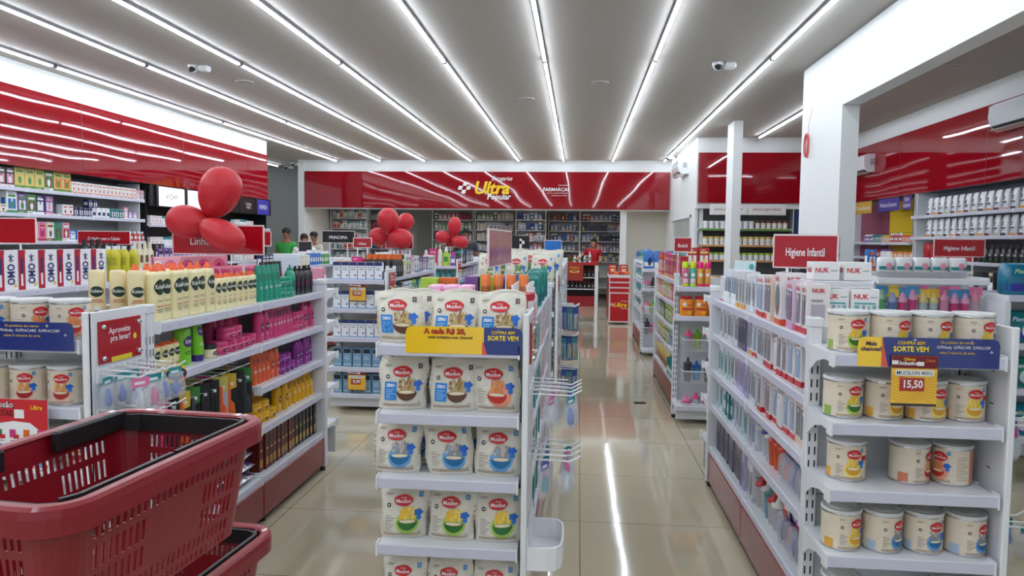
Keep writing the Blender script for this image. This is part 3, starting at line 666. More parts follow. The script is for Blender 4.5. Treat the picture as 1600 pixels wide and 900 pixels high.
E5 = endcap(-.80,-.19,6.73,[1.19,.93,.67,.40],'white end display in the central row topped with pale green bags', D=.3, hooks=[(.98,-.05),(.98,-.12),(.98,-.2),(.72,-.05),(.72,-.12),(.72,-.2),(.42,-.05),(.42,-.12),(.42,-.2)], base=.16)
E6 = endcap(.84,1.40,6.62,[1.18,.93],'white end display with pink and green spray cans and clear baskets below', D=.3, hooks=[], base=.16)
E7 = endcap(-2.24,-1.70,10.48,[1.19,.93,.67,.40],'distant white end display with colourful bottles in the left row', D=.28, base=.16)
E8 = endcap(.87,1.45,10.38,[1.19,.93],'distant white end display with blue packs and hanging pink cups', D=.3, base=.10, sign=False)
E9 = endcap(-2.23,-1.69,4.76,S4,'white end display with pink boxes at the far end of the hair product unit', D=.3, back=-1, panel=0)
E9b = endcap(.84,1.42,4.76,S4,'white end display at the far end of the boxed baby goods unit', D=.28, back=-1, panel=0)
# wall shelving, left
def wall_unit(name, label, loc, rz, L, D, zs, backcol, n=1, side=WHITE, top=2.33, rail=None, group=None):
    r = empty(name, loc, rz); tag(r, label, 'wall shelf', group)
    b = MB(); b.box(-L/2, L/2, -.02, 0, .05, top-.01, backcol); b.obj('back_panel', r)
    for s in (-1,1): b = MB(); b.bbox(s*L/2-.015 if s>0 else -L/2, s*L/2 if s>0 else -L/2+.015, -D*.9, -.02, .05, top-.01, side, .002); b.obj('side_panel', r)
    for z in zs:
        for k in range(n): shelf(r, -L/2+L/n*(k+.5), -.02, z, L/n-.012, D, brackets=False, rail=rail(z) if callable(rail) else rail, tags=False)
    b = MB(); b.box(-L/2, L/2, -D, -.02, .03, .22, side); b.obj('plinth', r)
    return r
GREYB = M((150,152,152),.5)
WZ = [2.09,1.80,1.485,1.12,.8,.5]
wall_unit('wall_shelving','white wall shelving with boxed hair dye and small jars under the left red band',(-6.78,8.0,0),PI/2,4.6,.40,WZ,GREYB,4)
BK = M((22,22,25),.35)
wall_unit('cosmetics_cabinet','black cosmetics wall cabinet with lit brand signs under the left red band',(-6.78,12.5,0),PI/2,4.2,.44,[1.74,1.42,1.12,.8,.5],BK,6,side=BK)
r = empty('lit_sign_row',(-6.32,12.5,2.04),PI/2); tag(r,'row of lit and dark brand signs on top of the black cosmetics cabinet','sign')
def lit(name, x0, x1, col, txt, tcol, em, ts=.06):
    b = MB(); b.box(x0, x1, -.02, 0, -.02, .27, M(col,.3,emit=em) if em else M(col,.3)); b.obj(name, r)
    q = MB(); q.text(flat(-.022), txt, (x0+x1)/2, .13, ts, M(tcol,.4), fit=(x1-x0)*.62); q.obj('lettering', r)
lit('panel_white', -1.92,-1.18,(250,250,250),'VICHY',(60,60,64),.3,.085)
lit('panel_white', -1.08,-.3,(244,248,250),'LA ROCHE-POSAY',(60,140,180),.3,.05)
lit('panel_dark', .0,.72,(30,30,32),'CeraVe',(220,220,220),0)
lit('panel_dark', .80,1.42,(30,28,30),"L'ORÉAL\nPARIS",(220,220,220),0,.05)
lit('panel_blue', 1.48,2.06,(50,52,140),'NIVEA',(245,245,250),.25,.09)
b = MB(); b.box(-2.1,2.1,-.0,.03,-.03,.29,BK)
for x in (-1.95,-1.13,-.15,.76,1.45,2.08): b.bbox(x-.03,x+.03,-.03,0,-.03,.29,BK,.002)
b.obj('frame', r)
# wall shelving, right
wall_unit('wall_shelving','white wall shelving with protein bags and black tubs under the right red band',(5.12,8.6,0),-PI/2,5.0,.34,[1.97,1.675,1.36,1.12,.8,.5],M((140,150,160),.5),4)
r = wall_unit('wall_shelving','wall shelving with purple, yellow and blue back panels beyond the big pillar',(5.12,12.55,0),-PI/2,2.78,.34,[1.60,1.36,1.12,.86,.5],M((180,180,180),.5),3)
for k,(c,nm) in enumerate((((146,66,88),'purple'),((226,190,30),'yellow'),((30,60,140),'blue'))):
    b = MB(); x0, x1 = ((-1.37,-.15),(-.14,.70),(.71,1.37))[k]; b.box(x0, x1, -.03, -.021, .3, 2.25, M(c,.4))
    for z in (.9,1.3,1.75): b.box(x0, x1, -.031, -.030, z, z+.008, M([t*.6 for t in c],.5))
    o = b.obj('colour_panel', r); o['label'] = nm+' slatted back panel'
for k,(c,t) in enumerate((((206,160,60),'Ostomia/Gestantes'),((70,60,140),'Primeiros Socorros'),((84,56,130),'Vitaminas\ne Suplementos'))):
    x0 = (-.40,.60,1.25)[k]; b = MB(); b.bbox(x0-(.34,.38,.14)[k], x0+(.34,.38,.14)[k], -.36, -.35, 2.08, 2.28, M(c,.4), .004); b.text(flat(-.3605), t, x0, 2.18, .07, WT, fit=(.55,.6,.24)[k]); o = b.obj('header_sign', r); o['label'] = ['ochre','blue','purple'][k]+' header sign'
# far right front-facing shelving
r = wall_unit('wall_shelving','grey wall shelving with rows of small jars under the far right red band',(3.05,14.42,0),0,1.7,.40,[1.83,1.53,1.25,.95],M((110,108,106),.6),1, side=M((120,120,120),.5), rail=lambda z: M((90,150,60),.4) if z > 1.7 else M((214,150,70),.4))
r2 = wall_unit('wall_shelving','blue-backed wall shelving beside the grey one at the far right',(4.4,14.42,0),0,.95,.40,[1.25,.95],M((60,96,150),.5),1)
for k, x in enumerate((2.73,3.42)):
    b = MB(); b.bbox(x-.34,x+.34,13.93,13.945,2.08,2.28,M((232,230,226),.4),.01)
    b.text(flat(13.928), 'plenLongevidade', x, 2.18, .06, M((150,60,60),.4), fit=.5); b.rect(flat(13.929), x-.31, 2.1, x+.31, 2.103, M((200,190,180),.5))
    tag(b.obj('header_sign'), f'white rounded header sign over the grey jar shelves, {"left" if k==0 else "right"} one', 'sign', 'white header signs')

# ------------------------------------------------------------------ counter, cabinet
r = empty('service_counter', (-.9,18.0,0)); tag(r, 'long red and white service counter below the back red band', 'counter')
b = MB(); b.bbox(-5.2,1.37,-.25,.3,.99,1.06,M((170,26,36),.35),.004); b.obj('counter_top', r)
b = MB(); b.box(-5.2,1.3,-.2,.25,.0,.24,M((150,16,26),.35)); b.obj('base', r)
for z in (.42,.70): b = MB(); b.box(-5.2,1.3,-.2,.25,z-.02,z,METALW); b.obj('shelf', r)
b = MB(); b.box(-5.2,1.3,.25,.28,.2,1.0,M((90,80,76),.6)); b.obj('back_panel', r)
for x in (-5.2,-3.5,-1.8,-.2,1.33): b = MB(); b.bbox(x-.04,x+.04,-.24,.26,0,1.0,WHITE,.004); b.obj('upright', r)
for k, x in enumerate((.32,.80)):
    b = MB(); b.box(x-.21,x+.21,-.262,-.255,.62,1.02,M((160,44,30),.4)); b.text(flat(-.2625), 'MEDIDOR', x, .93, .04, YEL, fit=.3); b.ell(flat(-.263), x, .84, .12, .035, M((236,190,90),.4)); b.ell(flat(-.2635), x, .845, .08, .02, M((150,60,30),.4)); o = b.obj('poster', r)
r = empty('drawer_cabinet', (.775,14.35,0)); tag(r, 'red and white counter cabinet with the shop name on its front', 'cabinet')
b = MB(); RC = M((190,18,30),.3); b.bbox(-.2,.2,-.33,.6,.03,.90,M((230,222,220),.4),.006); b.box(-.17,.17,-.333,-.33,.06,.58,RC); b.obj('body', r)
for k in range(3):
    z = .61+k*.10; b = MB(); b.box(-.18,.18,-.34,-.33,z,z+.07,RC); b.obj('front_strip', r)
b = MB(); b.text(flat(-.335), 'Ultra', .02, .37, .085, YEL, fit=.24, bold=.03, shear=.25); b.text(flat(-.335), 'Drogarias', .1, .44, .028, WT, fit=.13); b.text(flat(-.335), 'Popular', .1, .30, .03, WT, fit=.13)
for dx,dz in ((0,.022),(0,-.022),(.024,0),(-.024,0)): b.rect(flat(-.335), -.135+dx-.01, .37+dz-.01, -.135+dx+.01, .37+dz+.01, WT)
b.obj('lettering', r)
b = MB(); b.box(-.205,-.2,-.33,.6,.06,.88,M((140,30,36),.4)); b.obj('side_panel', r)
b = MB(); b.box(-.2,.2,-.33,.6,.90,.93,WHITE); b.obj('top', r)
# computer monitor seen from behind
r = empty('monitor', (-1.42,17.95,1.06)); tag(r, 'black monitor seen from behind on the service counter', 'monitor')
b = MB(); b.bbox(-.21,.21,-.02,.02,.32,.62,BLK,.01); b.obj('screen_case', r); b = MB(); b.bbox(-.03,.03,-.05,-.02,0,.55,WHITE,.004); b.bbox(-.03,.09,-.05,-.02,.42,.5,WHITE,.004); b.bbox(-.12,.12,-.1,.1,0,.015,WHITE,.004); b.obj('stand', r)

# ------------------------------------------------------------------ goods: near left end display
G = random.Random(11)
tins = {k: tin_proto(k, .0645) for k in ('green','yellow','blue','red','carrot')}
def tinrow(xs, y, z, kinds, rots, desc, group, names=None):
    for i, x in enumerate(xs):
        n = len(xs); inst(tins[kinds[i]], (x, y+G.uniform(-.008,.008), z+.001), rots[i], f'{desc}, {ordn(i+1)} from left', group)
tinrow([-2.065,-1.925,-1.785], 2.43, 1.19, ['carrot']*3, [rad(20),rad(50),rad(40)], 'round cereal tin on the top shelf of the left end display', 'tins on the left end display')
tinrow([-2.075,-1.935,-1.795], 2.43, .96, ['red','red','red'], [rad(8),rad(8),rad(4)], 'cereal tin on the second shelf of the left end display', 'tins on the left end display')
tinrow([-2.06,-1.90,-1.76], 2.45, .74, ['red','blue','red'], [0,.3,.1], 'cereal tin on the third shelf of the left end display', 'tins on the left end display')
promo_strip(-1.93, 2.326, 1.205, .47, 'C', 'dark blue promotional strip on the left end display')
# flyer
r = empty('flyer', (-1.90,2.30,.962)); tag(r, 'red and white offer flyer hanging from the left end display', 'poster')
b = MB(); b.box(-.125,.125,-.001,.001,-.22,.035,M((240,240,242),.4)); b.poly(flat(-.0015), [(-.125,.035),(.125,.035),(.125,-.085),(.10,-.075),(.06,-.045),(0,-.04),(-.06,-.05),(-.125,-.06)], M((206,34,46),.35))
b.text(flat(-.0022), 'explosão', -.05, .012, .022, BLK, bold=.05, fit=.11); b.text(flat(-.0026), 'explosão', -.05, .013, .021, WT, bold=.01, fit=.11); b.text(flat(-.0026), 'OFERTAS', -.05, -.013, .02, M((120,10,20),.4), bold=.05, fit=.1)
b.text(flat(-.0026), 'Ultra', .085, .008, .015, YEL, bold=.02, shear=.2); b.rect(flat(-.0024), .005, -.03, .04, .0, WT)
g = random.Random(3)
for i in range(5):
    for j in range(3):
        x = -.1+i*.05; z = -.085-j*.05; b.rect(flat(-.0026), x-.014, z-.012, x+.008, z+.016, M([(230,110,30),(60,110,60),(40,90,160),(200,60,140),(80,170,220),(60,150,130)][g.randrange(6)],.4)); b.rect(flat(-.003), x+.0, z-.016, x+.02, z-.002, M((200,30,40),.4)); b.rect(flat(-.003), x-.012, z-.024, x+.014, z-.021, M((120,120,120),.5))
b.obj('sheet', r)
# ------------------------------------------------------------------ goods: right end display
tinrow([.922,1.056,1.19,1.324], 2.60, 1.19, ['green']*4, [rad(-2),rad(12),rad(10),rad(10)], 'green-label cereal tin on the top shelf of the right end display', 'tins on the right end display')
tinrow([.922,1.056,1.19,1.324], 2.62, .96, ['green','yellow','yellow','yellow'], [rad(8),rad(12),rad(10),rad(-6)], 'cereal tin on the second shelf of the right end display', 'tins on the right end display')
tinrow([.95,1.16,1.30], 2.64, .735, ['yellow','red','carrot'], [rad(-8),rad(36),rad(-70)], 'cereal tin on the third shelf of the right end display', 'tins on the right end display')
tinrow([.922,1.057,1.195,1.33], 2.60, .51, ['yellow','blue','blue','blue'], [rad(20),rad(24),rad(6),rad(22)], 'cereal tin on the fourth shelf of the right end display', 'tins on the right end display')
tinrow([.93,1.30], 2.60, .27, ['green','green'], [rad(10),rad(20)], 'cereal tin on the bottom shelf of the right end display', 'tins on the right end display')
promo_strip(1.135, 2.484, 1.20, .44, 'B', 'yellow and blue promotional strip on the right end display')
price_card(1.09, 2.475, 1.195, 1.0, 'MUCILON 400G', '15,50', 'yellow price card hanging in front of the tins at right')
# ------------------------------------------------------------------ goods: central end display of bags
bags = {}
def bag(kind, seed, x, y, z, label, rz=0, sc=1, tilt=0):
    k = (kind, seed)
    if k not in bags: bags[k] = bag_proto(kind, seed)
    inst(bags[k], (x,y,z+.001), rz, label, 'cereal bags on the central end display', sc, (tilt,0))
rows = [(1.17,['zero']*3,'top','blue-square'),(.92,['zero','zero','carrot'],'second',None),(.68,['blue']*3,'third','blue-bowl'),(.43,['green']*3,'fourth','green-bowl')]
for z, ks, nm, ds in rows:
    for i, k in enumerate(ks):
        d = ds or ('blue-square','blue-square','orange-flake')[i]; x = (-.648,-.462,-.287)[i]
        bag(k, (i+int(z*10)) % 4, x+G.uniform(-.004,.004)-(.025 if z in (.68,) and i == 0 else 0), 2.685, z, f'white cereal bag with {d} picture, {("left","middle","right")[i]} on the {nm} shelf of the bag display', G.uniform(-.12,.12), 1.0)
        if z > .5: bag(k, (i+1) % 4, x+.012, 2.79, z, f'white cereal bag standing behind the {("left","middle","right")[i]} one on the {nm} shelf of the bag display', G.uniform(-.1,.1), .97)
for i, x in enumerate((-.633,-.455,-.285)):
    bag('green', i, x-.01, 2.66, .18, f'white cereal bag on the bottom shelf of the bag display, {("left","middle","right")[i]} in front', 0, .92)
    bag('green', i+1, x, 2.77, .18, f'white cereal bag on the bottom shelf of the bag display, {("left","middle","right")[i]} behind', 0, 1.02)
promo_strip(-.405, 2.584, 1.19, .42, 'A', 'yellow and blue promotional strip across the bag display')
r = empty('storage_tray', (-.17,2.74,.36)); tag(r, 'empty white plastic tray fixed low on the side of the bag display', 'tray')
b = MB(); pts = [(0,-.15),(.07,-.15),(.105,-.14),(.125,-.11),(.13,-.05),(.13,.05),(.125,.11),(.105,.14),(.07,.15),(0,.15)]
wl = M((238,238,240),.3); n = len(pts)
ins = [(max(.004,x*.96), y*.96) for x, y in pts]
v = [(x,y,0) for x,y in pts]+[(x,y,.085) for x,y in pts]+[(x,y,.085) for x,y in ins]+[(x,y,.008) for x,y in ins]
b.add(v, [(k*n+i, k*n+(i+1)%n, (k+1)*n+(i+1)%n, (k+1)*n+i) for k in range(3) for i in range(n)]+[tuple(reversed(range(n))), tuple(range(3*n,4*n))], wl); b.obj('bowl', r)
b = MB(); b.bbox(0,.004,-.15,.15,.085,.16,wl,.001); b.obj('mounting_plate', r)
# hanging pouches
def pouch_proto(seed, tint, w=.085, h=.12, t=.035, ball=False):
    g = random.Random(seed); card = MB(); card.box(-w*.42,w*.42,-.001,.001,-h*.25,0,M([(40,150,160),(90,100,190),(30,140,150),(230,120,170)][seed%4],.4)); card.rect(flat(-.0015), -w*.3,-h*.18,w*.2,-h*.1,WT)
    bub = MB()
    if ball: bub.loft([(-h*.95,.006,.006),(-h*.9,w*.3,w*.3),(-h*.65,w*.45,w*.42),(-h*.4,w*.38,w*.3),(-h*.25,w*.1,w*.08)], CLEAR2, 16)
    else: bub.loft([(-h,w*.44,t*.3),(-h*.92,w*.48,t*.6),(-h*.6,w*.5,t*.62),(-h*.3,w*.46,t*.3),(-h*.18,w*.44,t*.06)], CLEAR2, 16, 4)
    it = MB(); im = M(tint,.35); z = -h*.62
    it.loft([(z-.03,.012,.012),(z-.01,.016,.014),(z+.0,.010,.010),(z+.025,.008,.008),(z+.032,.002,.002)], im, 10); it.T = None
    it.tube([(.018*math.cos(a*PI/6), -.002, z-.01+.024*math.sin(a*PI/6)) for a in range(12)], .003, im, 5, closed=True)
    return Proto('hanging_pouch', 'hanging pouch', [('card', card), ('pouch', bub), ('pacifier', it)])
PCH = [pouch_proto(0,(70,110,200)), pouch_proto(1,(40,150,170),.075,.14), pouch_proto(2,(225,90,150),.08,.13), pouch_proto(3,(200,205,210),.085,.13,.05,True), pouch_proto(4,(60,80,190),.06,.17)]
def pouches(x, ys, z, offs, kinds, loc, tl):
    k = 0
    for y in ys:
        for o in offs:
            inst(PCH[kinds[k % len(kinds)]], (x+o, y, z-.006), PI/2+G.uniform(-.5,.5), f'clear pouch with {tl[k % len(tl)]}, {ordn(k+1)} from the front on the {loc}', 'clear pouches on the hooks', .95); k += 1
pouches(-.17, (2.63,2.70,2.77,2.84), 1.0, (.08,.15), (3,0,3,1), 'upper hooks beside the cereal bags', ('clear dome','blue pacifier'))
pouches(-.17, (2.63,2.70,2.77,2.84), .76, (.06,.14), (1,3,2,0), 'lower hooks beside the cereal bags', ('baby accessory','pink and blue item'))
pouches(-1.65, (2.39,2.47,2.54,2.61), 1.07, (.03,.15), (0,3,0,2,4), 'upper hooks under the left red sign plate', ('baby mask shape','small toy'))
pouches(-1.65, (2.39,2.47,2.54,2.61), .93, (.06,), (2,4), 'lower hooks under the left red sign plate', ('pacifier',))
pouches(1.415, (2.6,2.72), .95, (.05,.13), (3,1), 'upper hooks at the far right edge', ('baby accessory',))
pouches(1.415, (2.6,2.72), .60, (.05,.13), (2,0), 'lower hooks at the far right edge', ('baby accessory',))
def toothbrush(seed, col):
    b = MB(); b.box(-.025,.025,-.001,.001,-.2,0,M((60,120,130),.4) if seed % 2 else M((40,70,140),.4)); c = MB(); c.loft([(-.19,.02,.008),(-.1,.022,.012),(-.05,.02,.008)], CLEAR2, 10, 4)
    d = MB(); d.tube([(0,-.008,-.18),(.004,-.012,-.1),(0,-.008,-.06)], [.005,.004,.003], M(col,.4)); return Proto('carded_toothbrush','carded item',[('card',b),('blister',c),('toothbrush',d)])
TB = [toothbrush(0,(30,90,170)),toothbrush(1,(30,140,120)),toothbrush(2,(230,200,40)),toothbrush(3,(180,110,60))]
for j, z in enumerate((.98,.72,.42)):
    for k, y in enumerate((6.53,6.61,6.68)):
        for i, o in enumerate((.05,.1,.15)):
            inst(TB[(i+j+k) % 4], (-.17+o, y, z-.006-G.uniform(0,.02)), G.uniform(-.6,.6), f'carded toothbrush on the {("upper","middle","lower")[j]} hooks of the second central display, hook {("one","two","three")[k]}, {ordn(i+1)} card', 'carded toothbrushes')

# ------------------------------------------------------------------ goods: hair products on the long left unit (facing right)
LX = -1.755   # front row centre
LOC = 'hair product unit'
def rowL(P, y0, n, pitch, z, desc, sh, group, x=LX, jit=.05, zo=0, sc=1):
    for k in range(n): inst(P[k % len(P)] if isinstance(P, list) else P, (x+G.uniform(-.006,.006), y0+k*pitch+G.uniform(-.004,.004), z+zo+.001), PI/2+G.uniform(-jit,jit), f'{desc}, {ordn(k+1)} from near end, {sh}, {LOC}', group, sc)
CRM = (240,228,176); OVAL = (20,50,36); ORC = (238,96,40)
def kol(h, w, d, col=CRM, cap=ORC, oval=OVAL):
    return bottle('shampoo_bottle','bottle',[(0,w*.47,d*.46),(.006,w*.5,d*.5),(h*.8,w*.5,d*.5),(h*.86,w*.46,d*.44),(h*.88,.014,.014)], col, 3.2,
        cap=[(h*.87,.017,.017),(h*.93,.017,.017),(h*.94,.010,.010),(h*.985,.009,.009),(h,.006,.006)], capcol=cap, label=[('e',0,h*.60,w*.45,h*.14,oval),('t',0,h*.60,0,w*.62,0,'')][:1]+[('t',0,h*.61,w*.76,h*.08,(235,235,225),'Kolene'),('t',0,h*.36,w*.7,h*.03,(60,70,50),'Leave-in'),('t',0,h*.26,w*.74,h*.035,(210,70,50),'Nutritivo'),('r',0,h*.2,w*.3,.0015,(90,90,70)),('r',0,h*.16,w*.22,.0015,(90,90,70))])
KT = kol(.235,.075,.05); KS = kol(.175,.06,.042); KXS = kol(.125,.048,.036)
rowL(KT, 2.90, 7, .072, 1.20, 'tall cream bottle with orange cap', 'top shelf', 'cream bottles with orange caps')
rowL(KT, 2.93, 5, .09, 1.20, 'tall cream bottle with orange cap in the back row', 'top shelf', 'cream bottles with orange caps', x=-1.86)
rowL(KS, 3.41, 8, .058, 1.20, 'short cream bottle with orange cap', 'top shelf', 'short cream bottles with orange caps')
KC = bottle('cream_tub','bottle',[(0,.028,.028),(.005,.031,.031),(.20,.031,.031),(.207,.029,.029),(.212,.025,.025)], (236,218,170), 2, cap=None, label=[('e',0,.125,.025,.022,OVAL),('t',0,.128,.042,.014,(235,235,225),'Kolene'),('r',0,.09,.02,.002,(190,90,60)),('r',0,.082,.024,.0015,(190,90,60))])
for k,(x,y) in enumerate(((-1.962,2.84),(-1.885,2.86),(-1.795,2.84))): inst(KC, (x,y,1.201), rad(30+10*k), f'plain cream cylinder bottle on the hair product unit beside the red sign, {ordn(k+1)} from left', 'cream cylinder bottles', 1.0)
TEAL = (22,150,120); TT = tubep(TEAL,.07,.20,(10,110,90)); TP = jar(TEAL,.038,.06,(10,100,84)); TB2 = bottle('pump_bottle','bottle',[(0,.03,.022),(.006,.033,.026),(.10,.033,.026),(.125,.026,.022),(.14,.012,.012)],TEAL,2.4,cap=[[(.138,.014,.014),(.15,.014,.014)],[(.15,.005,.005),(.165,.005,.005)]],capcol=TEAL,label=[('e',0,.06,.018,.022,(10,100,84))])
rowL(TT, 3.90, 5, .062, 1.20, 'teal green cream tube', 'top shelf', 'teal cream tubes')
rowL(TP, 4.20, 2, .08, 1.20, 'teal green jar', 'top shelf', 'teal jars'); rowL(TP, 4.20, 2, .08, 1.20, 'teal green jar stacked on top', 'top shelf', 'teal jars', zo=.061)
rowL(TB2, 4.34, 1, .08, 1.20, 'teal green pump bottle', 'top shelf', 'teal bottles', sc=1.15)
BT = tubep((26,22,24),.055,.21,(120,40,80)); BB = bottle('pump_bottle','bottle',[(0,.024,.02),(.006,.027,.023),(.13,.027,.023),(.15,.012,.012)],(22,20,24),2.4,cap=[[(.148,.014,.014),(.162,.014,.014)],[(.162,.006,.006),(.178,.01,.01)]],capcol=(20,20,22),label=[('e',0,.07,.012,.02,(110,40,90))])
rowL(BT, 4.12, 6, .052, 1.20, 'black cream tube', 'back row of the top shelf', 'black cream tubes', x=-1.84)
rowL(BB, 4.44, 5, .055, 1.20, 'black pump bottle', 'top shelf', 'black pump bottles')
PBX = boxp('cardboard_box','box',.17,.07,.25,(230,238,244),[('r','L',0,0,1,1,(30,100,200)),('r','F',.05,.05,.9,.5,(200,220,180)),('r','F',.05,.55,.9,.9,(220,230,240))])
inst(PBX, (-1.90,4.66,1.201), rad(20), 'tall white and blue box at the far end on top of the hair product unit', 'hair products', 1)
# back side of the top: pink boxes and magenta packs
PKA = boxp('hair_removal_box','box',.10,.05,.19,(238,176,192),[('r','F',0,.0,1,.18,(230,210,80)),('e','F',.62,.66,.3,.28,(226,110,150)),('t','F',.62,.7,.26,(180,20,60),'A'),('r','F',.06,.3,.28,.92,(240,240,240)),('r','F',.10,.35,.24,.7,(190,30,70)),('r','F',.0,.0,.02,1,(200,60,110)),('r','L',0,0,1,1,(226,130,160))])
for k in range(4): inst(PKA, (-2.12, 3.62+k*.17, 1.201), rad(38), f'pale pink box with red letter below the feminine line sign, {ordn(k+1)} from left', 'pale pink boxes', 1.3)
PKB = softpack('absorbent_pack','pack',.17,.07,.13,(196,26,96),(120,30,110),'Intimus',(250,220,230),(120,80,170))
for k in range(5): inst(PKB, (-2.0, 3.70+k*.13, 1.201), rad(35), f'magenta absorbent pack below the feminine line sign, {ordn(k+1)} from left', 'magenta packs', 1.45)
_bp = softpack('absorbent_pack','pack',.16,.07,.11,(120,160,214),(230,236,245))
for k in range(4): inst(_bp, (-2.15, 4.35+k*.12, 1.201), rad(35), f'pale blue pack behind the teal tubes, {ordn(k+1)} from left', 'pale blue packs')
# second shelf
z = .98
rowL(KXS, 2.90, 4, .05, z, 'small cream bottle with orange cap', 'second shelf', 'small cream bottles')
GRB = bottle('pump_bottle','bottle',[(0,.04,.028),(.008,.043,.031),(.15,.043,.031),(.165,.036,.027),(.172,.014,.014)],(120,196,40),2.8,cap=[[(.17,.018,.018),(.185,.018,.018)],[(.185,.006,.006),(.195,.013,.013),(.2,.012,.012)]],capcol=(66,40,120),captype='pump',label=[('e',0,.105,.034,.026,(60,30,110)),('t',0,.107,.05,.02,(240,240,240),'Kolene'),('r',0,.06,.03,.002,(40,100,30)),('r',0,.05,.025,.002,(40,100,30))])
rowL(GRB, 3.12, 1, .1, z, 'lime green bottle with purple pump', 'second shelf', 'lime green bottles')
GRT = tubep((120,196,40),.072,.21,(60,30,110),(60,40,130),'Kolene'); rowL(GRT, 3.235, 1, .1, z, 'lime green tube with purple cap', 'second shelf', 'lime green bottles')
rowL(jar((236,224,180),.032,.06,(30,40,30),(30,34,34)), 3.34, 1, .1, z, 'small cream and black jar', 'second shelf', 'small jars')
PNK = (206,60,116); PJ = jar(PNK,.043,.062,(110,20,60)); PJS = jar(PNK,.035,.058,(110,20,60))
rowL(PJ, 3.44, 3, .09, z, 'wide pink hair cream jar', 'second shelf', 'pink jars'); rowL(PJ, 3.5, 2, .09, z, 'wide pink jar stacked on the second layer', 'second shelf', 'pink jars', zo=.063)
rowL(PJS, 3.70, 2, .08, z, 'small pink jar', 'second shelf', 'pink jars')
def sham(col, h=.18, w=.06, lab=(90,20,60)): return bottle('shampoo_bottle','bottle',[(0,w*.46,w*.36),(.006,w*.5,w*.4),(h*.6,w*.5,w*.4),(h*.78,w*.38,w*.32),(h*.84,w*.2,w*.2)],col,2.4,cap=[(h*.83,w*.22,w*.22),(h*.97,w*.21,w*.21),(h,w*.17,w*.17)],capcol=col,label=[('e',0,h*.4,w*.3,h*.13,lab),('t',0,h*.4,w*.4,h*.06,(240,235,240),'Kolene'),('r',0,h*.2,w*.25,.0015,(235,220,230))])
PB = sham(PNK,.20,.068); PT = tubep(PNK,.062,.20,(110,20,60),None,'')
rowL(PB, 3.56, 4, .08, z, 'tall pink shampoo bottle behind the jars', 'second shelf', 'pink bottles', x=-1.85)
rowL(PB, 3.88, 2, .075, z, 'tall pink shampoo bottle', 'second shelf', 'pink bottles'); rowL(PT, 4.03, 7, .048, z, 'pink cream tube', 'second shelf', 'pink cream tubes')
rowL(PJS, 4.39, 2, .07, z, 'small pink jar near the far end', 'second shelf', 'pink jars'); rowL(PJS, 4.39, 2, .07, z, 'small pink jar near the far end, stacked', 'second shelf', 'pink jars', zo=.058); rowL(PB, 4.53, 3, .065, z, 'pink shampoo bottle at the far end', 'second shelf', 'pink bottles', sc=.85)
# third shelf (far module)
z = .75; OR = (222,96,48); PU = (140,36,140)
rowL(tubep(OR,.065,.19,(160,60,40)), 3.82, 4, .055, z, 'orange cream tube', 'third shelf', 'orange tubes'); rowL(sham(OR,.2,.062,(160,50,30)), 4.04, 2, .065, z, 'orange shampoo bottle', 'third shelf', 'orange bottles')
UJ = jar(PU,.036,.058,(80,10,90)); rowL(UJ, 4.17, 3, .075, z, 'purple jar', 'third shelf', 'purple jars'); rowL(UJ, 4.17, 2, .075, z, 'purple jar stacked on top', 'third shelf', 'purple jars', zo=.059)
rowL(sham(PU,.19,.06,(80,10,90)), 4.40, 4, .068, z, 'purple shampoo bottle', 'third shelf', 'purple bottles'); rowL(tubep(PU,.06,.19,(80,10,90)), 4.66, 1, .05, z, 'purple cream tube', 'third shelf', 'purple tubes')
z = .53; YL = (226,170,20)
YJ = jar(YL,.042,.06,(120,90,20)); rowL(YJ, 3.83, 3, .087, z, 'yellow hair cream jar', 'fourth shelf', 'yellow jars'); rowL(YJ, 3.83, 2, .087, z, 'yellow jar stacked on top', 'fourth shelf', 'yellow jars', zo=.061)
rowL(sham(YL,.19,.065,(120,90,20)), 3.98, 2, .08, z, 'yellow shampoo bottle behind the jars', 'fourth shelf', 'yellow bottles', x=-1.84); rowL(sham(YL,.19,.065,(120,90,20)), 4.14, 2, .075, z, 'yellow shampoo bottle', 'fourth shelf', 'yellow bottles')
rowL(tubep(YL,.066,.185,(150,110,20)), 4.30, 6, .07, z, 'yellow cream tube', 'fourth shelf', 'yellow tubes')
z = .26; DB1 = boxp('hair_colour_box','box',.045,.06,.22,(96,22,20),[('r','F',.1,.1,.9,.3,(180,130,60)),('r','F',.3,.35,.7,.85,(60,12,12)),('r','F',.3,.5,.8,.55,(210,170,90))]); DB2 = boxp('hair_colour_box','box',.045,.06,.22,(26,24,24),[('r','F',.1,.1,.9,.3,(190,150,70)),('r','F',.3,.5,.8,.6,(180,140,70))])
rowL(DB1, 3.86, 9, .056, z, 'dark red hair colour box', 'base shelf', 'dark red boxes', jit=.03); rowL(DB2, 4.37, 6, .06, z, 'black hair colour box', 'base shelf', 'black hair boxes', jit=.03)
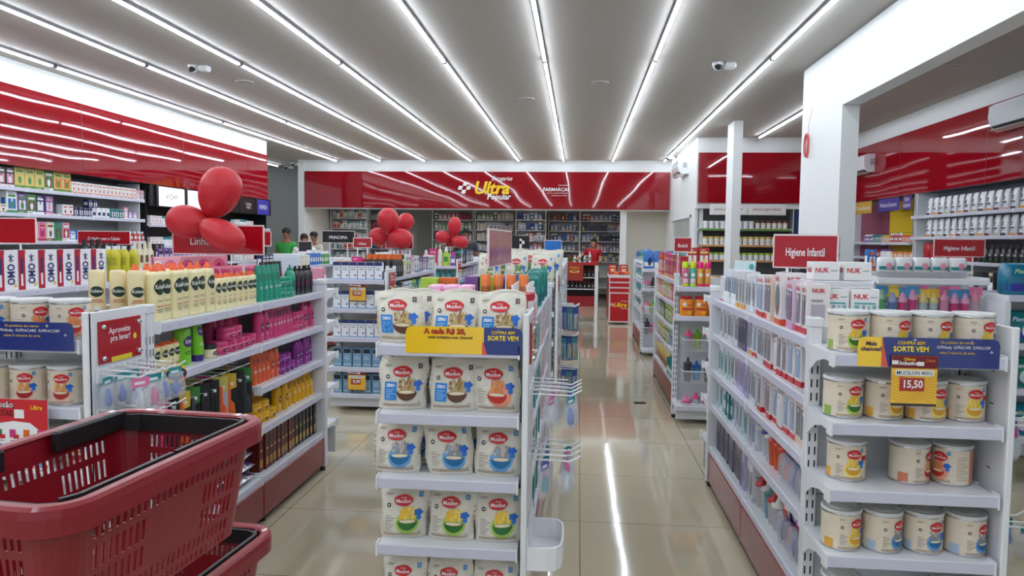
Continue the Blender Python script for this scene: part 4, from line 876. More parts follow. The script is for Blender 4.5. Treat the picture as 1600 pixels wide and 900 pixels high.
# shiny bags on base shelf near module
SIL = bumpy((200,202,208),.18,20,.01,name='crinkled foil',detail=4,metal=.7)
def pillow():
    b = MB(); N = 12; w, d, t = .19, .26, .06
    def p(u, v, s): a = max(0,(1-abs(2*u-1)**2.5)*(1-abs(2*v-1)**2.5))**.6; return ((u-.5)*w, (v-.5)*d, t/2+s*t/2*a*(1+.1*math.sin(17*u+9*v)))
    for s in (-1,1): b.add([p(i/N,j/N,s) for j in range(N+1) for i in range(N+1)], [(j*(N+1)+i, j*(N+1)+i+1, (j+1)*(N+1)+i+1, (j+1)*(N+1)+i) for j in range(N) for i in range(N)], SIL, True)
    c = MB(); PM = M((92,50,120),.3,coat=.3)
    for s in (-1,1): c.rect(lambda x, z: (p(x,z,s)[0], p(x,z,s)[1], p(x,z,s)[2]+s*.0015), .06, .70, .94, .97, PM, 8, 4)
    return Proto('hair_net_bag','bag',[('bag',b),('purple_label',c)])
PIL = pillow()
for st in range(3):
    for k in range(4): inst(PIL, (-1.80+G.uniform(-.01,.01), 3.10+st*.25, .262+k*.058), PI/2*0+G.uniform(-.08,.08), f'shiny silver bag with purple label, {("bottom","second","third","top")[k]} of the {("near","middle","far")[st]} pile on the base shelf', 'silver bag piles', .95)
# hooks with carded brushes (near module)
r = empty('hook_rail', (-1.955,3.28,.88)); tag(r, 'row of white hooks holding hair brushes on the hair product unit', 'hook rail')
b = MB(); b.bbox(-.0,.01,-.44,.44,-.06,.06,METALW,.002); b.obj('back_bar', r)
for k in range(10): hook(r, (.01,-.40+k*.088,.0), 0, .24)
def brush(col, seed):
    c = MB(); c.box(-.035,.035,-.001,.001,-.24,0,M((24,24,28),.4) if seed != 2 else M((190,180,200),.4))
    c.poly(flat(-.0015), [(-.035,-.0),(.035,0),(.035,-.07),(-.035,-.1)], M([(30,30,34),(226,190,60),(200,196,90),(236,80,150),(60,130,60)][seed % 5],.4)); c.rect(flat(-.0018), -.02,-.06,.022,-.045,WT)
    d = MB(); cm = M(col,.4); d.loft([(-.23,.024,.006),(-.20,.03,.010),(-.15,.026,.010),(-.13,.010,.008),(-.05,.009,.007),(-.045,.004,.004)], cm, 14, 2.4, cy=-.012)
    for i in range(3):
        for j in range(5): d.add([(-.014+i*.014-.002,-.022,-.21+j*.013),(-.014+i*.014+.002,-.022,-.21+j*.013),(-.014+i*.014,-.034,-.209+j*.013)], [(0,1,2)], cm)
    return Proto('carded_hair_brush','carded item',[('card',c),('brush',d)])
BR = [brush((20,20,24),0),brush((236,110,30),1),brush((230,100,40),2),brush((220,60,130),3),brush((60,60,66),4)]
for k in range(10):
    for i, o in enumerate((.235,.15)):
        inst(BR[[3,0,1,4,0,0,2,1,0,4][k] if i == 0 else (k+2) % 5], (-1.955+.01+o-.02, 2.88+k*.088, .875), rad(30)+G.uniform(-.3,.3), f'carded {["black","orange","orange","pink","grey"][[3,0,1,4,0,0,2,1,0,4][k] if i == 0 else (k+2) % 5]} hair accessory, {("front","back")[i]} one on the {ordn(k+1)} hook', 'carded hair accessories')
# round promo tag
r = empty('round_promo_tag', (-1.64,2.86,.99)); tag(r, 'round blue and yellow promotional tag at the near end of the hair shelves', 'tag')
b = MB(); b.loft([(0,.042,.042),(.002,.042,.042)], YEL, 24); b.v = [(x,z2,y) for x,y,z2 in b.v]
b.ell(flat(-.0012), 0,-.0,.041,.026,M((36,30,96),.3),20,2); b.poly(flat(-.0014), [(.0,-.041),(.03,-.03),(.041,-.01),(.0,-.028)], M((220,90,40),.3)); b.text(flat(-.002), 'VOCÊ CHEGOU', 0, .006, .008, WT, fit=.06, bold=.02); b.text(flat(-.002), 'NA SORTE', 0, -.006, .008, YEL, fit=.05, bold=.02)
o = b.obj('disc', r); o.rotation_euler = (0,0,rad(45))

# ------------------------------------------------------------------ goods: baby goods on the right unit (facing left)
RX = .925
def rowR(P, y0, n, pitch, z, desc, sh, group, x=RX, jit=.05, zo=0, sc=1, loc='baby goods unit', side=-1, tilt=0):
    for k in range(n): inst(P[k % len(P)] if isinstance(P, list) else P, (x+G.uniform(-.006,.006), y0+k*pitch+G.uniform(-.003,.003), z+zo+.001), side*PI/2+G.uniform(-jit,jit), f'{desc}, {ordn(k+1)} from near end, {sh}, {loc}', group, sc, (tilt,0))
def winbox(w, d, h, col, win, foot, txt=None, tc=(200,20,40), oval=False):
    dec = [('r','F',.0,.0,1,.12,foot),('r','L',0,0,1,.12,foot),('r','R',0,0,1,.12,foot)]
    dec += [('e','F',.5,.48,.38,.30,win),('e','F',.5,.48,.16,.17,[t*.8+30 for t in win]),('e','F',.55,.3,.1,.1,(200,80,70))] if oval else [('r','F',.14,.18,.86,.78,win),('r','F',.36,.22,.64,.7,[t*.75+40 for t in win]),('r','F',.42,.66,.58,.75,(235,235,235))]
    dec += [('r','R',.2,.3,.8,.6,[t*.5+115 for t in win]),('r','R',.2,.66,.7,.7,(150,150,160)),('r','L',.2,.3,.8,.6,[t*.5+115 for t in win]),('r','T',.1,.1,.9,.4,(228,226,226))]
    if txt: dec += [('t','F',.5,.88,.085,tc,txt,.6),('t','R',.5,.88,.08,tc,txt,.7)]
    return boxp('boxed_baby_item','box',w,d,h,col,dec)
WB = {'blue': winbox(.055,.08,.2,(224,230,238),(120,140,160),(210,214,222)), 'grey': winbox(.05,.08,.19,(226,226,230),(130,130,138),(206,206,212)), 'gold': winbox(.065,.08,.2,(224,224,226),(140,150,150),(226,170,60)), 'teal': winbox(.05,.08,.18,(220,228,230),(60,130,130),(200,220,220)), 'lilac': winbox(.055,.08,.18,(196,182,220),(150,140,170),(190,176,214)),
  'nukA': winbox(.075,.09,.2,(236,232,232),(150,170,200),(200,30,40),'NUK'), 'nukB': winbox(.065,.09,.2,(232,224,220),(130,120,140),(200,30,40),'NUK'), 'nukC': winbox(.07,.09,.2,(232,214,200),(120,120,128),(228,196,176),'NUK'), 'nukD': winbox(.105,.11,.23,(234,230,230),(122,122,128),(224,80,44),'NUK',oval=True), 'pink': winbox(.06,.09,.2,(226,200,220),(120,100,130),(214,150,190),'NUK'), 'tealb': boxp('boxed_baby_item','box',.045,.08,.17,(40,120,130),[('r','F',.1,.2,.9,.5,(220,230,230)),('r','F',.2,.7,.8,.85,(230,240,240))]),
  'dark': winbox(.045,.075,.19,(120,112,136),(70,64,84),(90,84,104)), 'white': boxp('boxed_baby_item','box',.08,.08,.15,(236,236,238),[('e','F',.25,.9,.1,.04,(200,30,40)),('r','F',.15,.1,.85,.7,(216,216,222)),('r','F',.0,.0,1,.06,(190,40,50)),('r','R',.15,.2,.8,.6,(214,216,222)),('r','R',0,0,1,.06,(190,40,50))])}
LR = 'baby goods unit'
top = [('white',1),('blue',6),('gold',3),('grey',4),('nukA',2),('nukB',1),('nukC',2),('nukD',1)]
def seqR(z, spec, sh, y_far, desc0, group, loc=LR, x=RX, lim=2.86):
    y = y_far; k = 0; tot = sum(n for _, n in spec); cnt = {}
    for nm, n in spec:
        P = WB[nm]; w = {'blue':.062,'grey':.058,'gold':.075,'teal':.056,'lilac':.062,'nukA':.086,'nukB':.078,'nukC':.082,'nukD':.125,'pink':.07,'tealb':.05,'dark':.05,'white':.092}[nm]
        dn = {'blue':'pale blue','grey':'grey','gold':'gold-footed','teal':'teal-window','lilac':'lilac','nukA':'red-footed white','nukB':'red-footed narrow','nukC':'peach-footed','nukD':'large oval-window','pink':'pink','tealb':'dark teal','dark':'dark violet','white':'white'}[nm]
        for i in range(n):
            y -= w/2
            if y < lim: return
            cnt[dn] = cnt.get(dn,0)+1; inst(P, (x+G.uniform(-.008,.008), y, z+.001), -PI/2+G.uniform(-.06,.06), f'{dn} {desc0}, {ordn(cnt[dn])} from far end, {sh}, {loc}', group, G.uniform(.95,1.03)); y -= w/2
seqR(1.20, top+[('pink',2),('nukB',2)], 'top shelf', 4.68, 'boxed baby item', 'boxed baby goods on the top shelf')
seqR(.98, [('grey',9),('dark',4),('lilac',1),('gold',1),('nukA',1),('grey',3),('nukB',2),('white',1),('nukB',2),('nukA',2)], 'second shelf', 4.68, 'boxed baby item', 'boxed baby goods on the second shelf')
seqR(.75, [('teal',6),('grey',3),('lilac',5),('grey',4),('nukB',3),('nukA',1),('white',1),('nukA',2),('nukC',2)], 'third shelf', 4.68, 'boxed baby item', 'boxed baby goods on the third shelf')
seqR(.53, [('teal',3),('tealb',6),('blue',4),('teal',3),('lilac',1),('blue',1)], 'fourth shelf', 4.68, 'boxed baby item', 'boxed baby goods on the fourth shelf')
seqR(.26, [('dark',15),('lilac',2),('grey',2)], 'base shelf', 4.68, 'boxed baby item', 'boxed baby goods on the base shelf')
def cup(col, band, h=.15, r=.034):
    c = MB(); c.loft([(0,r*.8,r*.8),(h*.7,r,r)], M(col,.3,alpha=.75), 16); l = MB(); l.loft([(h*.7,r*1.06,r*1.06),(h*.78,r*1.06,r*1.06),(h*.8,r*.5,r*.5),(h,r*.3,r*.25)], M(band,.35), 16); l.tube([(r*1.0,0,h*.2),(r*1.7,0,h*.3),(r*1.7,0,h*.55),(r*1.0,0,h*.66)], .005, M(band,.35)); return Proto('baby_cup','cup',[('cup',c),('lid',l)])
CUPS = [cup((200,205,212),(226,220,214)),cup((224,96,50),(210,60,40)),cup((210,215,220),(90,60,150)),cup((120,170,190),(60,130,120)),cup((210,200,200),(190,40,50))]
def blist(seed):
    g = random.Random(seed); cols = [(100,70,170),(220,80,50),(60,120,160),(180,50,120),(90,60,150)]; b = MB(); b.box(-.045,.045,-.001,.001,0,.17,M(cols[seed%5],.4)); b.rect(flat(-.0016), -.03,.12,.03,.15,WT); c = MB(); c.loft([(.01,.036,.022),(.06,.038,.026),(.105,.034,.02),(.115,.02,.006)], CLEAR2, 14, 3, cy=-.02)
    d = MB(); d.loft([(.02,.02,.012),(.05,.022,.014),(.08,.012,.010),(.1,.004,.004)], M(cols[(seed+2)%5],.4), 10, 2, cy=-.02); return Proto('blister_pack','blister pack',[('card',b),('bubble',c),('item',d)])
BL = [blist(k) for k in range(5)]
rowR([CUPS[0],CUPS[2]], 3.52, 3, .085, .53, 'clear baby cup with handle', 'fourth shelf', 'baby cups'); rowR([CUPS[1]], 3.30, 3, .075, .53, 'orange printed baby cup', 'fourth shelf', 'baby cups'); rowR(BL, 2.93, 6, .06, .53, 'purple and orange blister pack', 'fourth shelf', 'blister packs', jit=.2)
rowR([CUPS[0],CUPS[4],CUPS[3]], 3.35, 6, .075, .26, 'clear baby cup with white handle', 'base shelf', 'baby cups'); rowR(BL, 2.90, 7, .06, .26, 'purple blister pack', 'base shelf', 'blister packs', jit=.3)
NUK = boxp('white_box','box',.105,.09,.105,(238,236,234),[('t','F',.36,.72,.17,(206,24,44),'NUK',.52),('r','F',.68,.68,.92,.72,(170,170,176)),('r','F',.12,.44,.88,.50,(70,170,170)),('r','F',.12,.2,.3,.4,(120,190,190)),('r','F',.4,.2,.5,.4,(150,160,170)),('r','F',.6,.2,.68,.38,(150,190,190)),('r','F',.76,.2,.9,.4,(120,180,190)),('t','L',.5,.7,.16,(206,24,44),'NUK',.6),('r','T',.1,.1,.9,.9,(228,224,222))])
NUKS = boxp('white_box','box',.105,.09,.075,(238,236,234),[('t','F',.34,.55,.26,(206,24,44),'NUK',.52),('r','F',.66,.5,.92,.56,(170,170,176)),('t','L',.5,.55,.26,(206,24,44),'NUK',.6)])
for k in range(2):
    inst(NUK, (.995+k*.112, 3.0, 1.275), 0, f'white box with red letters, {("left","right")[k]} one of the front pair above the right end display', 'white boxes with red letters', 1.0)
    inst(NUKS, (1.01+k*.125, 3.16, 1.405), 0, f'smaller white box with red letters, {("left","right")[k]} one of the raised rear pair', 'white boxes with red letters', 1.0)
b = MB(); b.bbox(-.13,.13,-.06,.06,0,.128,M((226,226,230),.4),.004); b.bbox(-.13,.13,-.062,-.06,.06,.07,M((200,200,206),.4),.0005); tag(b.obj('cardboard_box', None, (1.07,3.17,1.275)), 'plain white carton supporting the raised white boxes with red letters', 'box')
b = MB(); b.bbox(-.16,.24,-.13,.22,0,.008,METALW,.003); tag(b.obj('display_riser', None, (1.05,3.06,1.266)), 'low white riser under the white boxes on the baby goods unit', 'riser')
WPS = boxp('white_box','box',.15,.08,.10,(226,228,220),[('r','F',.0,.0,.1,1,(120,180,60)),('t','F',.3,.75,.16,(60,90,150),'SOFT',.3),('e','F',.25,.35,.08,.1,(140,190,80)),('e','F',.5,.35,.08,.1,(140,190,80)),('e','F',.75,.35,.08,.1,(140,190,80))])
inst(WPS, (1.0,4.02,1.279), rad(-20), 'white and green box behind the sign on the baby goods unit', 'top boxes'); TPS = boxp('white_box','box',.12,.06,.17,(214,232,232),[('r','F',.1,.6,.7,.62,(120,140,150)),('r','F',.1,.5,.8,.52,(120,140,150)),('r','F',.0,.0,1,.15,(120,190,190)),('e','F',.8,.8,.12,.1,(90,180,180))])
inst(TPS, (.99,4.5,1.279), rad(-15), 'upright pale teal leaflet box on top of the baby goods unit', 'top boxes')
b = MB(); b.bbox(-.10,.10,-.12,.12,0,.06,WHITE,.003)
for k in range(6): b.bbox(-.09+.03*k,-.07+.03*k,-.1,.1,.06,.075,M([(226,226,230),(180,200,220),(210,200,230)][k%3],.3),.002)
for k,(x,y) in enumerate(((.985,4.25),(.985,3.85),(.985,4.55))): tag(b.obj('flat_box', None, (x,y,1.202)), f'flat white box with clear packs on top of the baby goods unit, {ordn(k+1)} of three', 'box', 'flat white boxes on top')

# ------------------------------------------------------------------ signs and balloons
hang_sign(-1.93, 3.80, 1.465, 1.612, .50, 'Linha Feminina', 'red sign partly covered by the big balloons, reading feminine line')
hang_sign(-5.02, 7.4, 1.47, 1.60, .58, 'Cuidados com o Cabelo', 'red hair care sign in front of the left wall shelving', pole=1.21)
hang_sign(-3.77, 8.05, 1.47, 1.62, .60, 'Cuidados com o Cabelo', 'red hair care sign partly hidden behind the lower right big balloon', pole=1.21)
hang_sign(-3.85, 4.6, 1.50, 1.66, .50, '', 'red sign cut off by the left edge of the picture', pole=1.21)
hang_sign(-1.98, 8.0, 1.46, 1.61, .30, 'Dor e Febre', 'small red sign between the middle balloon cluster', pole=1.21)
hang_sign(-2.05, 6.85, 1.475, 1.56, .17, 'Unhas', 'small red sign left of the middle balloon cluster', pole=1.21)
hang_sign(1.045, 3.53, 1.445, 1.59, .27, 'Higiene Infantil', 'red baby hygiene sign above the right-hand baby goods unit', rz=rad(-20), pole=1.21)
hang_sign(.95, 6.9, 1.475, 1.595, .15, 'Bebê', 'small red sign above the spray cans', pole=1.21)
hang_sign(3.42, 7.0, 1.46, 1.61, .43, 'Higiene Infantil', 'red baby hygiene sign above the hanging baby bottle display', pole=1.21)
hang_sign(-.40, 3.75, 1.43, 1.60, .80, '', 'red sign turned edgewise above the central unit', rz=rad(88), pole=1.21)
hang_sign(-1.78, 10.6, 1.46, 1.60, .30, '', 'small red sign inside the far balloon cluster', pole=1.21)
BLUE = M((30,110,190),.35)
hang_sign(-.30, 8.5, 1.39, 1.56, .19, '', 'blue card sign above the central row', pole=1.21, red=BLUE, group='card signs')
hang_sign(-3.52, 10.55, 1.50, 1.665, .48, 'PRINCIPIA', 'black brand board behind the left row near the back', pole=1.21, red=BLK, group='brand boards')
hang_sign(-3.66, 9.6, 1.38, 1.51, .18, '', 'dark grey brand board in front of the recess', pole=1.21, red=DK, group='brand boards')
BALM = M((196,36,48), .42, coat=.1, spec=.4)
def balloon(loc, dirv, L, W, label, grp):
    """loc = centre; dirv = direction from the knot to the crown"""
    d = Vector(dirv).normalized(); b = MB(); n = 14; secs = []
    for i in range(n+1):
        t = i/n; z = -L/2+L*(1-math.cos(PI*t))/2; q = math.sin(PI*t); s = W/2*q**.92*(1+.14*math.cos(PI*(1-t)))*(.93); secs.append((z, max(s,.004), max(s,.004)))
    b.loft(secs, BALM, 28, caps=True); b.T = None
    k = MB(); k.loft([(-L/2-.014,.012,.012),(-L/2-.006,.006,.006),(-L/2+.004,.007,.007)], BALM, 10)
    P = Proto('balloon','balloon',[('skin',b),('knot',k)]); o = inst(P, loc, 0, label, grp); o.rotation_euler = d.to_track_quat('Z','Y').to_euler(); return o
balloon((-1.88,3.72,1.785),(.38,.05,1),.275,.225,'largest round red balloon, topmost of the nearest cluster','nearest balloon cluster')
balloon((-2.035,3.70,1.63),(-1,-.15,.15),.235,.185,'red balloon pointing left in the nearest cluster','nearest balloon cluster')
balloon((-1.82,3.62,1.565),(1,-.1,-.5),.26,.165,'red balloon drooping to the lower right in the nearest cluster','nearest balloon cluster')
balloon((-2.08,7.9,1.755),(.1,-.3,1),.28,.245,'front upper red balloon of the middle cluster','middle balloon cluster')
balloon((-1.98,8.25,1.735),(.5,.2,1),.25,.2,'rear upper red balloon of the middle cluster','middle balloon cluster')
balloon((-2.21,8.05,1.575),(-1,-.1,.2),.25,.22,'lower left red balloon of the middle cluster','middle balloon cluster')
balloon((-1.95,7.92,1.565),(1,-.1,-.2),.27,.235,'lower right red balloon of the middle cluster','middle balloon cluster')
balloon((-1.79,10.5,1.745),(.1,0,1),.28,.205,'upper red balloon of the far cluster','far balloon cluster')
balloon((-1.95,10.5,1.595),(-1,0,.1),.23,.20,'left red balloon of the far cluster','far balloon cluster')
balloon((-1.70,10.45,1.53),(1,0,-.3),.24,.19,'lower right red balloon of the far cluster','far balloon cluster')

# ------------------------------------------------------------------ washing powder and oil bottles at far left
WP = boxp('washing_powder_box','box',.165,.08,.255,(236,234,238),[('r','F',.0,.0,.34,1,(176,20,50)),('r','F',.12,.1,.22,.5,(236,236,240)),('r','F',.11,.4,.23,.8,(40,50,110)),
  ('t','F',.66,.40,.23,(24,40,100),'OMO',.52,-PI/2),('r','F',.34,.9,.36,1,(176,20,50)),('e','F',.66,.80,.05,.04,(24,40,100)),('r','F',.64,.7,.68,.9,(24,40,100)),('r','F',.54,.83,.62,.86,(24,40,100)),('r','F',.70,.83,.78,.86,(24,40,100)),('r','F',.56,.73,.62,.76,(200,40,50)),('r','F',.70,.73,.77,.76,(24,40,100)),('e','F',.84,.12,.06,.05,(240,200,40)),('r','R',0,0,1,1,(226,226,232)),('r','L',0,0,1,1,(176,20,50))])
for k in range(6): inst(WP, (-3.60, 4.30+k*.176, 1.201), rad(88), f'white, red and blue washing powder box, {ordn(k+1)} from the near end of the far-left unit', 'washing powder boxes', 1.0)
OIL = bottle('oil_bottle','bottle',[(0,.035,.035),(.01,.04,.04),(.09,.04,.04),(.10,.037,.037),(.19,.04,.04),(.22,.03,.03),(.24,.014,.014)],(206,196,30),2,cap=[(.238,.017,.017),(.262,.017,.017)],capcol=(226,230,240),alpha=.9,label=[('r',0,.15,.03,.03,(170,170,40))])
for k in range(5): inst(OIL, (-3.58+(k%2)*-.09, 5.40+k*.06, 1.201), 0, f'clear yellow liquid bottle with white cap, {ordn(k+1)} from left beside the washing powder', 'yellow liquid bottles', 1.05)
# generic goods ------------------------------------------------------------------
def gb(name, w, d, h, c, c2, band=(240,240,240), kind='box'):
    if kind == 'box': return boxp(name,'box',w,d,h,c,[('r','F',.0,.0,1,.14,c2),('r','F',.14,.2,.86,.66,band),('e','F',.5,.40,.17,.19,c2),('r','F',.44,.52,.56,.66,c),('r','F',.15,.74,.85,.84,c2),('r','F',.2,.88,.62,.91,band),('r','F',.1,.05,.6,.08,band),('r','R',.2,.3,.8,.7,band),('r','L',.2,.3,.8,.7,band)])
    if kind == 'jar': return bottle(name,'jar',[(0,w*.46,w*.46),(h*.72,w*.48,w*.48)],c,2,cap=[(h*.72,w*.5,w*.5),(h,w*.49,w*.49)],capcol=c2,label=[('r',0,h*.36,w*.3,h*.16,band)],n=14)
    if kind == 'bot': return bottle(name,'bottle',[(0,w*.46,d*.46),(h*.65,w*.48,d*.48),(h*.8,w*.2,w*.2)],c,2.4,cap=[(h*.78,w*.24,w*.24),(h,w*.2,w*.2)],capcol=c2,label=[('r',0,h*.36,w*.3,h*.14,band)],n=14)
    if kind == 'bag': return softpack(name,'pack',w,d,h,c,c2,'',art=band)
CN = {'green':(70,140,60),'yellow':(220,196,110),'pink':(226,150,170),'purple':(120,80,150),'navy':(34,44,90),'white':(232,232,232),'teal':(30,140,140),'red':(180,34,44),'orange':(226,110,40),'black':(34,32,36),'blue':(40,110,190),'brown':(110,70,50),'magenta':(210,50,130),'lime':(170,204,60),'cream':(226,216,190),'grey':(150,154,160)}
_g = {}
def goods(kind, cn, c2='white', w=.08, d=.07, h=.2, band=None, name=None):
    k = (kind,cn,c2,w,d,h,band,name)
    if k not in _g: _g[k] = gb(name or {'box':'carton','jar':'jar','bot':'plastic_bottle','bag':'soft_pack'}[kind], w, d, h, CN[cn], CN[c2], CN[band] if band else (230,228,226), kind)
    return _g[k]
NOUN = {'box':'box','jar':'jar','bot':'bottle','bag':'soft pack'}
def PNAME(group, kind):
    base = 'hair_care' if 'left wall' in group else 'cosmetic' if 'cabinet' in group else 'baby_care' if 'right' in group else 'toiletry' if 'left' in group else 'health' if 'central' in group else 'product'
    return base+{'box':'_box','jar':'_jar','bot':'_bottle','bag':'_pack'}[kind]
def run(spec, p0, dirv, rz, loc, group, gap=.006, maxlen=99, order='from near end', frac=1):
    """spec: list of (kind, colour, colour2, w, d, h, n, band)"""
    x, y, z = p0; s = 0; cnt = {}
    for it in spec:
        kind, cn, c2, w, d, h, n = it[:7]; band = it[7] if len(it) > 7 else None
        for i in range(n):
            s += w/2
            if s+w/2 > maxlen: return
            key = (kind, cn, c2); cnt[key] = cnt.get(key, 0)+1; c = cnt[key]
            inst(goods(kind,cn,c2,w,d,h,band,PNAME(group,kind)), (x+dirv[0]*s+G.uniform(-.004,.004)*abs(dirv[1]), y+dirv[1]*s+G.uniform(-.004,.004)*abs(dirv[0]), z+.001), rz+G.uniform(-.04,.04), f'{cn if cn == c2 else cn+" and "+c2} {NOUN[kind]}, {ordn(c) if c < 29 else "last"} {order}, {loc}', group)
            s += w/2+gap
# left wall shelving (near end Y 5.7 .. far end 10.3), seen from Y 7.7
WX = -6.45
def wallL(z, y0, spec, nm): run(spec, (WX,y0,z), (0,1), PI/2, f'{nm} shelf of the left wall shelving', f'goods on the {nm} left wall shelf')
D = lambda *a: a
wallL(2.09, 7.50, [D('box','black','white',.125,.08,.23,3,'pink'),D('box','yellow','green',.15,.08,.25,3,'yellow'),D('box','green','white',.15,.08,.25,1,'brown'),D('box','yellow','green',.15,.08,.25,2,'orange'),D('box','white','orange',.08,.08,.15,16,'white'),D('box','pink','white',.1,.08,.14,2)], 'top')
wallL(1.80, 7.55, [D('box','cream','brown',.10,.08,.10,2),D('box','white','green',.15,.08,.25,1,'blue'),D('box','purple','green',.14,.08,.23,1),D('box','green','white',.14,.08,.23,1,'brown'),D('box','navy','white',.14,.08,.23,1),D('box','purple','pink',.14,.08,.23,1),D('jar','white','white',.07,.07,.02,2),D('box','white','red',.1,.08,.14,2),D('box','navy','navy',.085,.08,.12,4,'white'),D('jar','white','white',.09,.09,.13,4,'navy'),D('box','teal','navy',.09,.08,.13,3),D('box','pink','white',.09,.08,.16,1),D('box','purple','white',.1,.08,.11,2)], 'second')
run([D('box','navy','navy',.085,.08,.10,2,'white')], (WX,9.15,1.925), (0,1), PI/2, 'stacked on the second shelf of the left wall shelving', 'goods on the second left wall shelf')
wallL(1.485, 7.95, [D('box','pink','green',.14,.08,.24,1,'red'),D('box','white','purple',.13,.08,.23,1,'grey'),D('box','pink','red',.13,.08,.23,1,'magenta'),D('box','cream','brown',.13,.08,.23,1,'white'),D('box','teal','green',.13,.08,.23,1,'brown'),D('box','pink','white',.13,.08,.23,1,'red'),D('box','blue','white',.12,.08,.14,2)], 'third')
run([D('box','teal','white',.2,.08,.10,1),D('box','white','teal',.09,.08,.12,1),D('bot','red','white',.09,.06,.14,4)], (WX,9.75,1.485), (0,1), PI/2, 'far end of the third shelf of the left wall shelving', 'goods on the third left wall shelf')
wallL(1.12, 7.6, [D('bot','green','lime',.09,.06,.20,9)], 'fourth')
run([D('box','purple','black',.10,.08,.22,3),D('box','brown','cream',.13,.08,.22,2),D('box','purple','white',.09,.08,.21,3)], (WX,9.3,1.12), (0,1), PI/2, 'far end of the fourth shelf of the left wall shelving', 'goods on the fourth left wall shelf')
# goods on the black cosmetics cabinet
for j,z in enumerate((1.74,1.42,1.12)):
    run([D('box','white','pink',.10,.08,.13,3),D('jar','white','teal',.09,.09,.13,3),D('box','pink','white',.1,.08,.14,2)], (-6.42,10.5,z), (0,1), PI/2, f'{("upper","middle","lower")[j]} left shelf of the black cabinet', 'goods in the black cabinet')
    run([D('box','white','grey',.11,.08,.15,2),D('jar','white','teal',.12,.12,.16,2),D('box','white','pink',.10,.08,.14,3)], (-6.42,13.2,z), (0,1), PI/2, f'{("upper","middle","lower")[j]} right shelf of the black cabinet', 'goods in the black cabinet')
# top of the unit nearest the left wall: black bottles, cream tubes
run([D('bot','black','black',.095,.06,.32,3,'lime'),D('bot','black','black',.08,.06,.29,6,'yellow'),D('bot','cream','cream',.09,.06,.29,4,'brown'),D('box','black','purple',.09,.07,.27,2)], (-4.88,6.85,1.2), (0,1), PI/2, 'top of the unit nearest the left wall', 'black and cream bottles at left')
run([D('box','purple','black',.11,.08,.22,3),D('box','purple','purple',.09,.07,.20,8,'white')], (-4.88,8.1,1.2), (0,1), PI/2, 'far half of the top of the unit nearest the left wall', 'purple packs at left')
run([D('bot','lime','green',.07,.05,.2,6,'white')], (-4.9,6.3,1.2), (0,1), PI/2, 'near end of the unit nearest the left wall', 'lime bottles at left')
run([D('box','navy','white',.09,.07,.17,5),D('jar','cream','brown',.10,.1,.12,5),D('box','white','yellow',.10,.08,.14,4),D('bot','blue','white',.08,.06,.2,6),D('bot','green','white',.08,.06,.18,4)], (-3.56,7.95,1.2), (0,1), PI/2, 'top of the distant unit behind the washing powder', 'mixed goods on the distant left unit')
# second unit of the left row, its end display and side
def capgoods(z, x0, y, spec, loc, group, order='from left'): run(spec, (x0,y,z), (1,0), 0, loc, group, order=order, gap=.004)
VBX = boxp('supplement_box','box',.07,.06,.155,(234,236,240),[('r','F',0,.80,1,1,(28,50,110)),('r','T',0,0,1,1,(210,180,90)),('r','F',.15,.68,.85,.71,(120,130,150)),('t','F',.5,.58,.07,(60,80,130),'Nutri',.6),('r','F',.0,.0,1,.05,(120,170,220)),('r','F',.6,.2,.9,.26,(28,50,110)),('r','R',0,.0,1,.5,(40,70,140))])
GBX = boxp('supplement_box','box',.08,.06,.17,(120,160,190),[('r','F',.1,.72,.9,.95,(24,30,50)),('r','F',.1,.1,.9,.14,(220,230,236)),('r','F',.2,.4,.8,.43,(220,230,236)),('r','F',.2,.5,.7,.53,(220,230,236)),('r','T',0,0,1,1,(150,180,200))])
for z, nm in ((1.19,'top'),(.93,'second'),(.67,'third')):
    for k in range(6): inst(VBX, (-2.165+k*.076, 6.47, z+.001), G.uniform(-.04,.04), f'white box with navy top band, {ordn(k+1)} from left on the {nm} shelf of the price card display', 'white and navy boxes')
for z, nm in ((.40,'fourth'),(.16,'bottom')):
    for k in range(5): inst(GBX, (-2.16+k*.09, 6.47, z+.001), G.uniform(-.06,.06), f'grey-blue box with dark top, {ordn(k+1)} from left on the {nm} shelf of the price card display', 'grey-blue boxes')
capgoods(1.19, -2.22, 6.60, [D('box','white','orange',.07,.04,.19,2,'white'),D('box','magenta','magenta',.09,.04,.20,1)], 'behind the white and navy boxes on the price card display', 'rear goods of the price card display')
price_card(-1.96, 6.40, 1.165, 1.02, 'SUPLEMENTO', '37,90', 'yellow price card marked 37,90 on the blue and white box display')
price_card(-1.97, 6.40, .38, 1.15, 'ABSORVENTE', '9,99', 'yellow price card marked 9,99 low on the blue and white box display')
run([D('bot','red','black',.07,.05,.17,1),D('bot','blue','black',.07,.05,.19,1),D('bot','yellow','black',.07,.05,.2,1),D('box','white','purple',.1,.06,.2,2,'lime'),D('box','pink','white',.07,.06,.19,2),D('box','white','blue',.1,.06,.18,2),D('box','black','grey',.1,.06,.17,2),D('box','purple','white',.1,.06,.16,3),D('box','white','teal',.09,.06,.17,4)], (-1.76,7.06,1.2), (0,1), PI/2, 'top shelf facing the aisle of the second left unit', 'goods on the second left unit')
for j in range(4): run([D('bot','black','orange',.058,.05,.21,5)], (-2.0,6.76+j*.075,1.2), (1,0), 0, f'{ordn(j+1)} row of the block on top of the second left unit', 'black and orange bottles', order='from left')
run([D('bot','lime','black',.07,.05,.24,4),D('bot','purple','white',.07,.05,.24,3),D('bot','navy','white',.07,.06,.24,3)], (-2.15,7.5,1.2), (.35,.9), 0, 'rear of the top of the second left unit', 'rear goods of the second left unit')
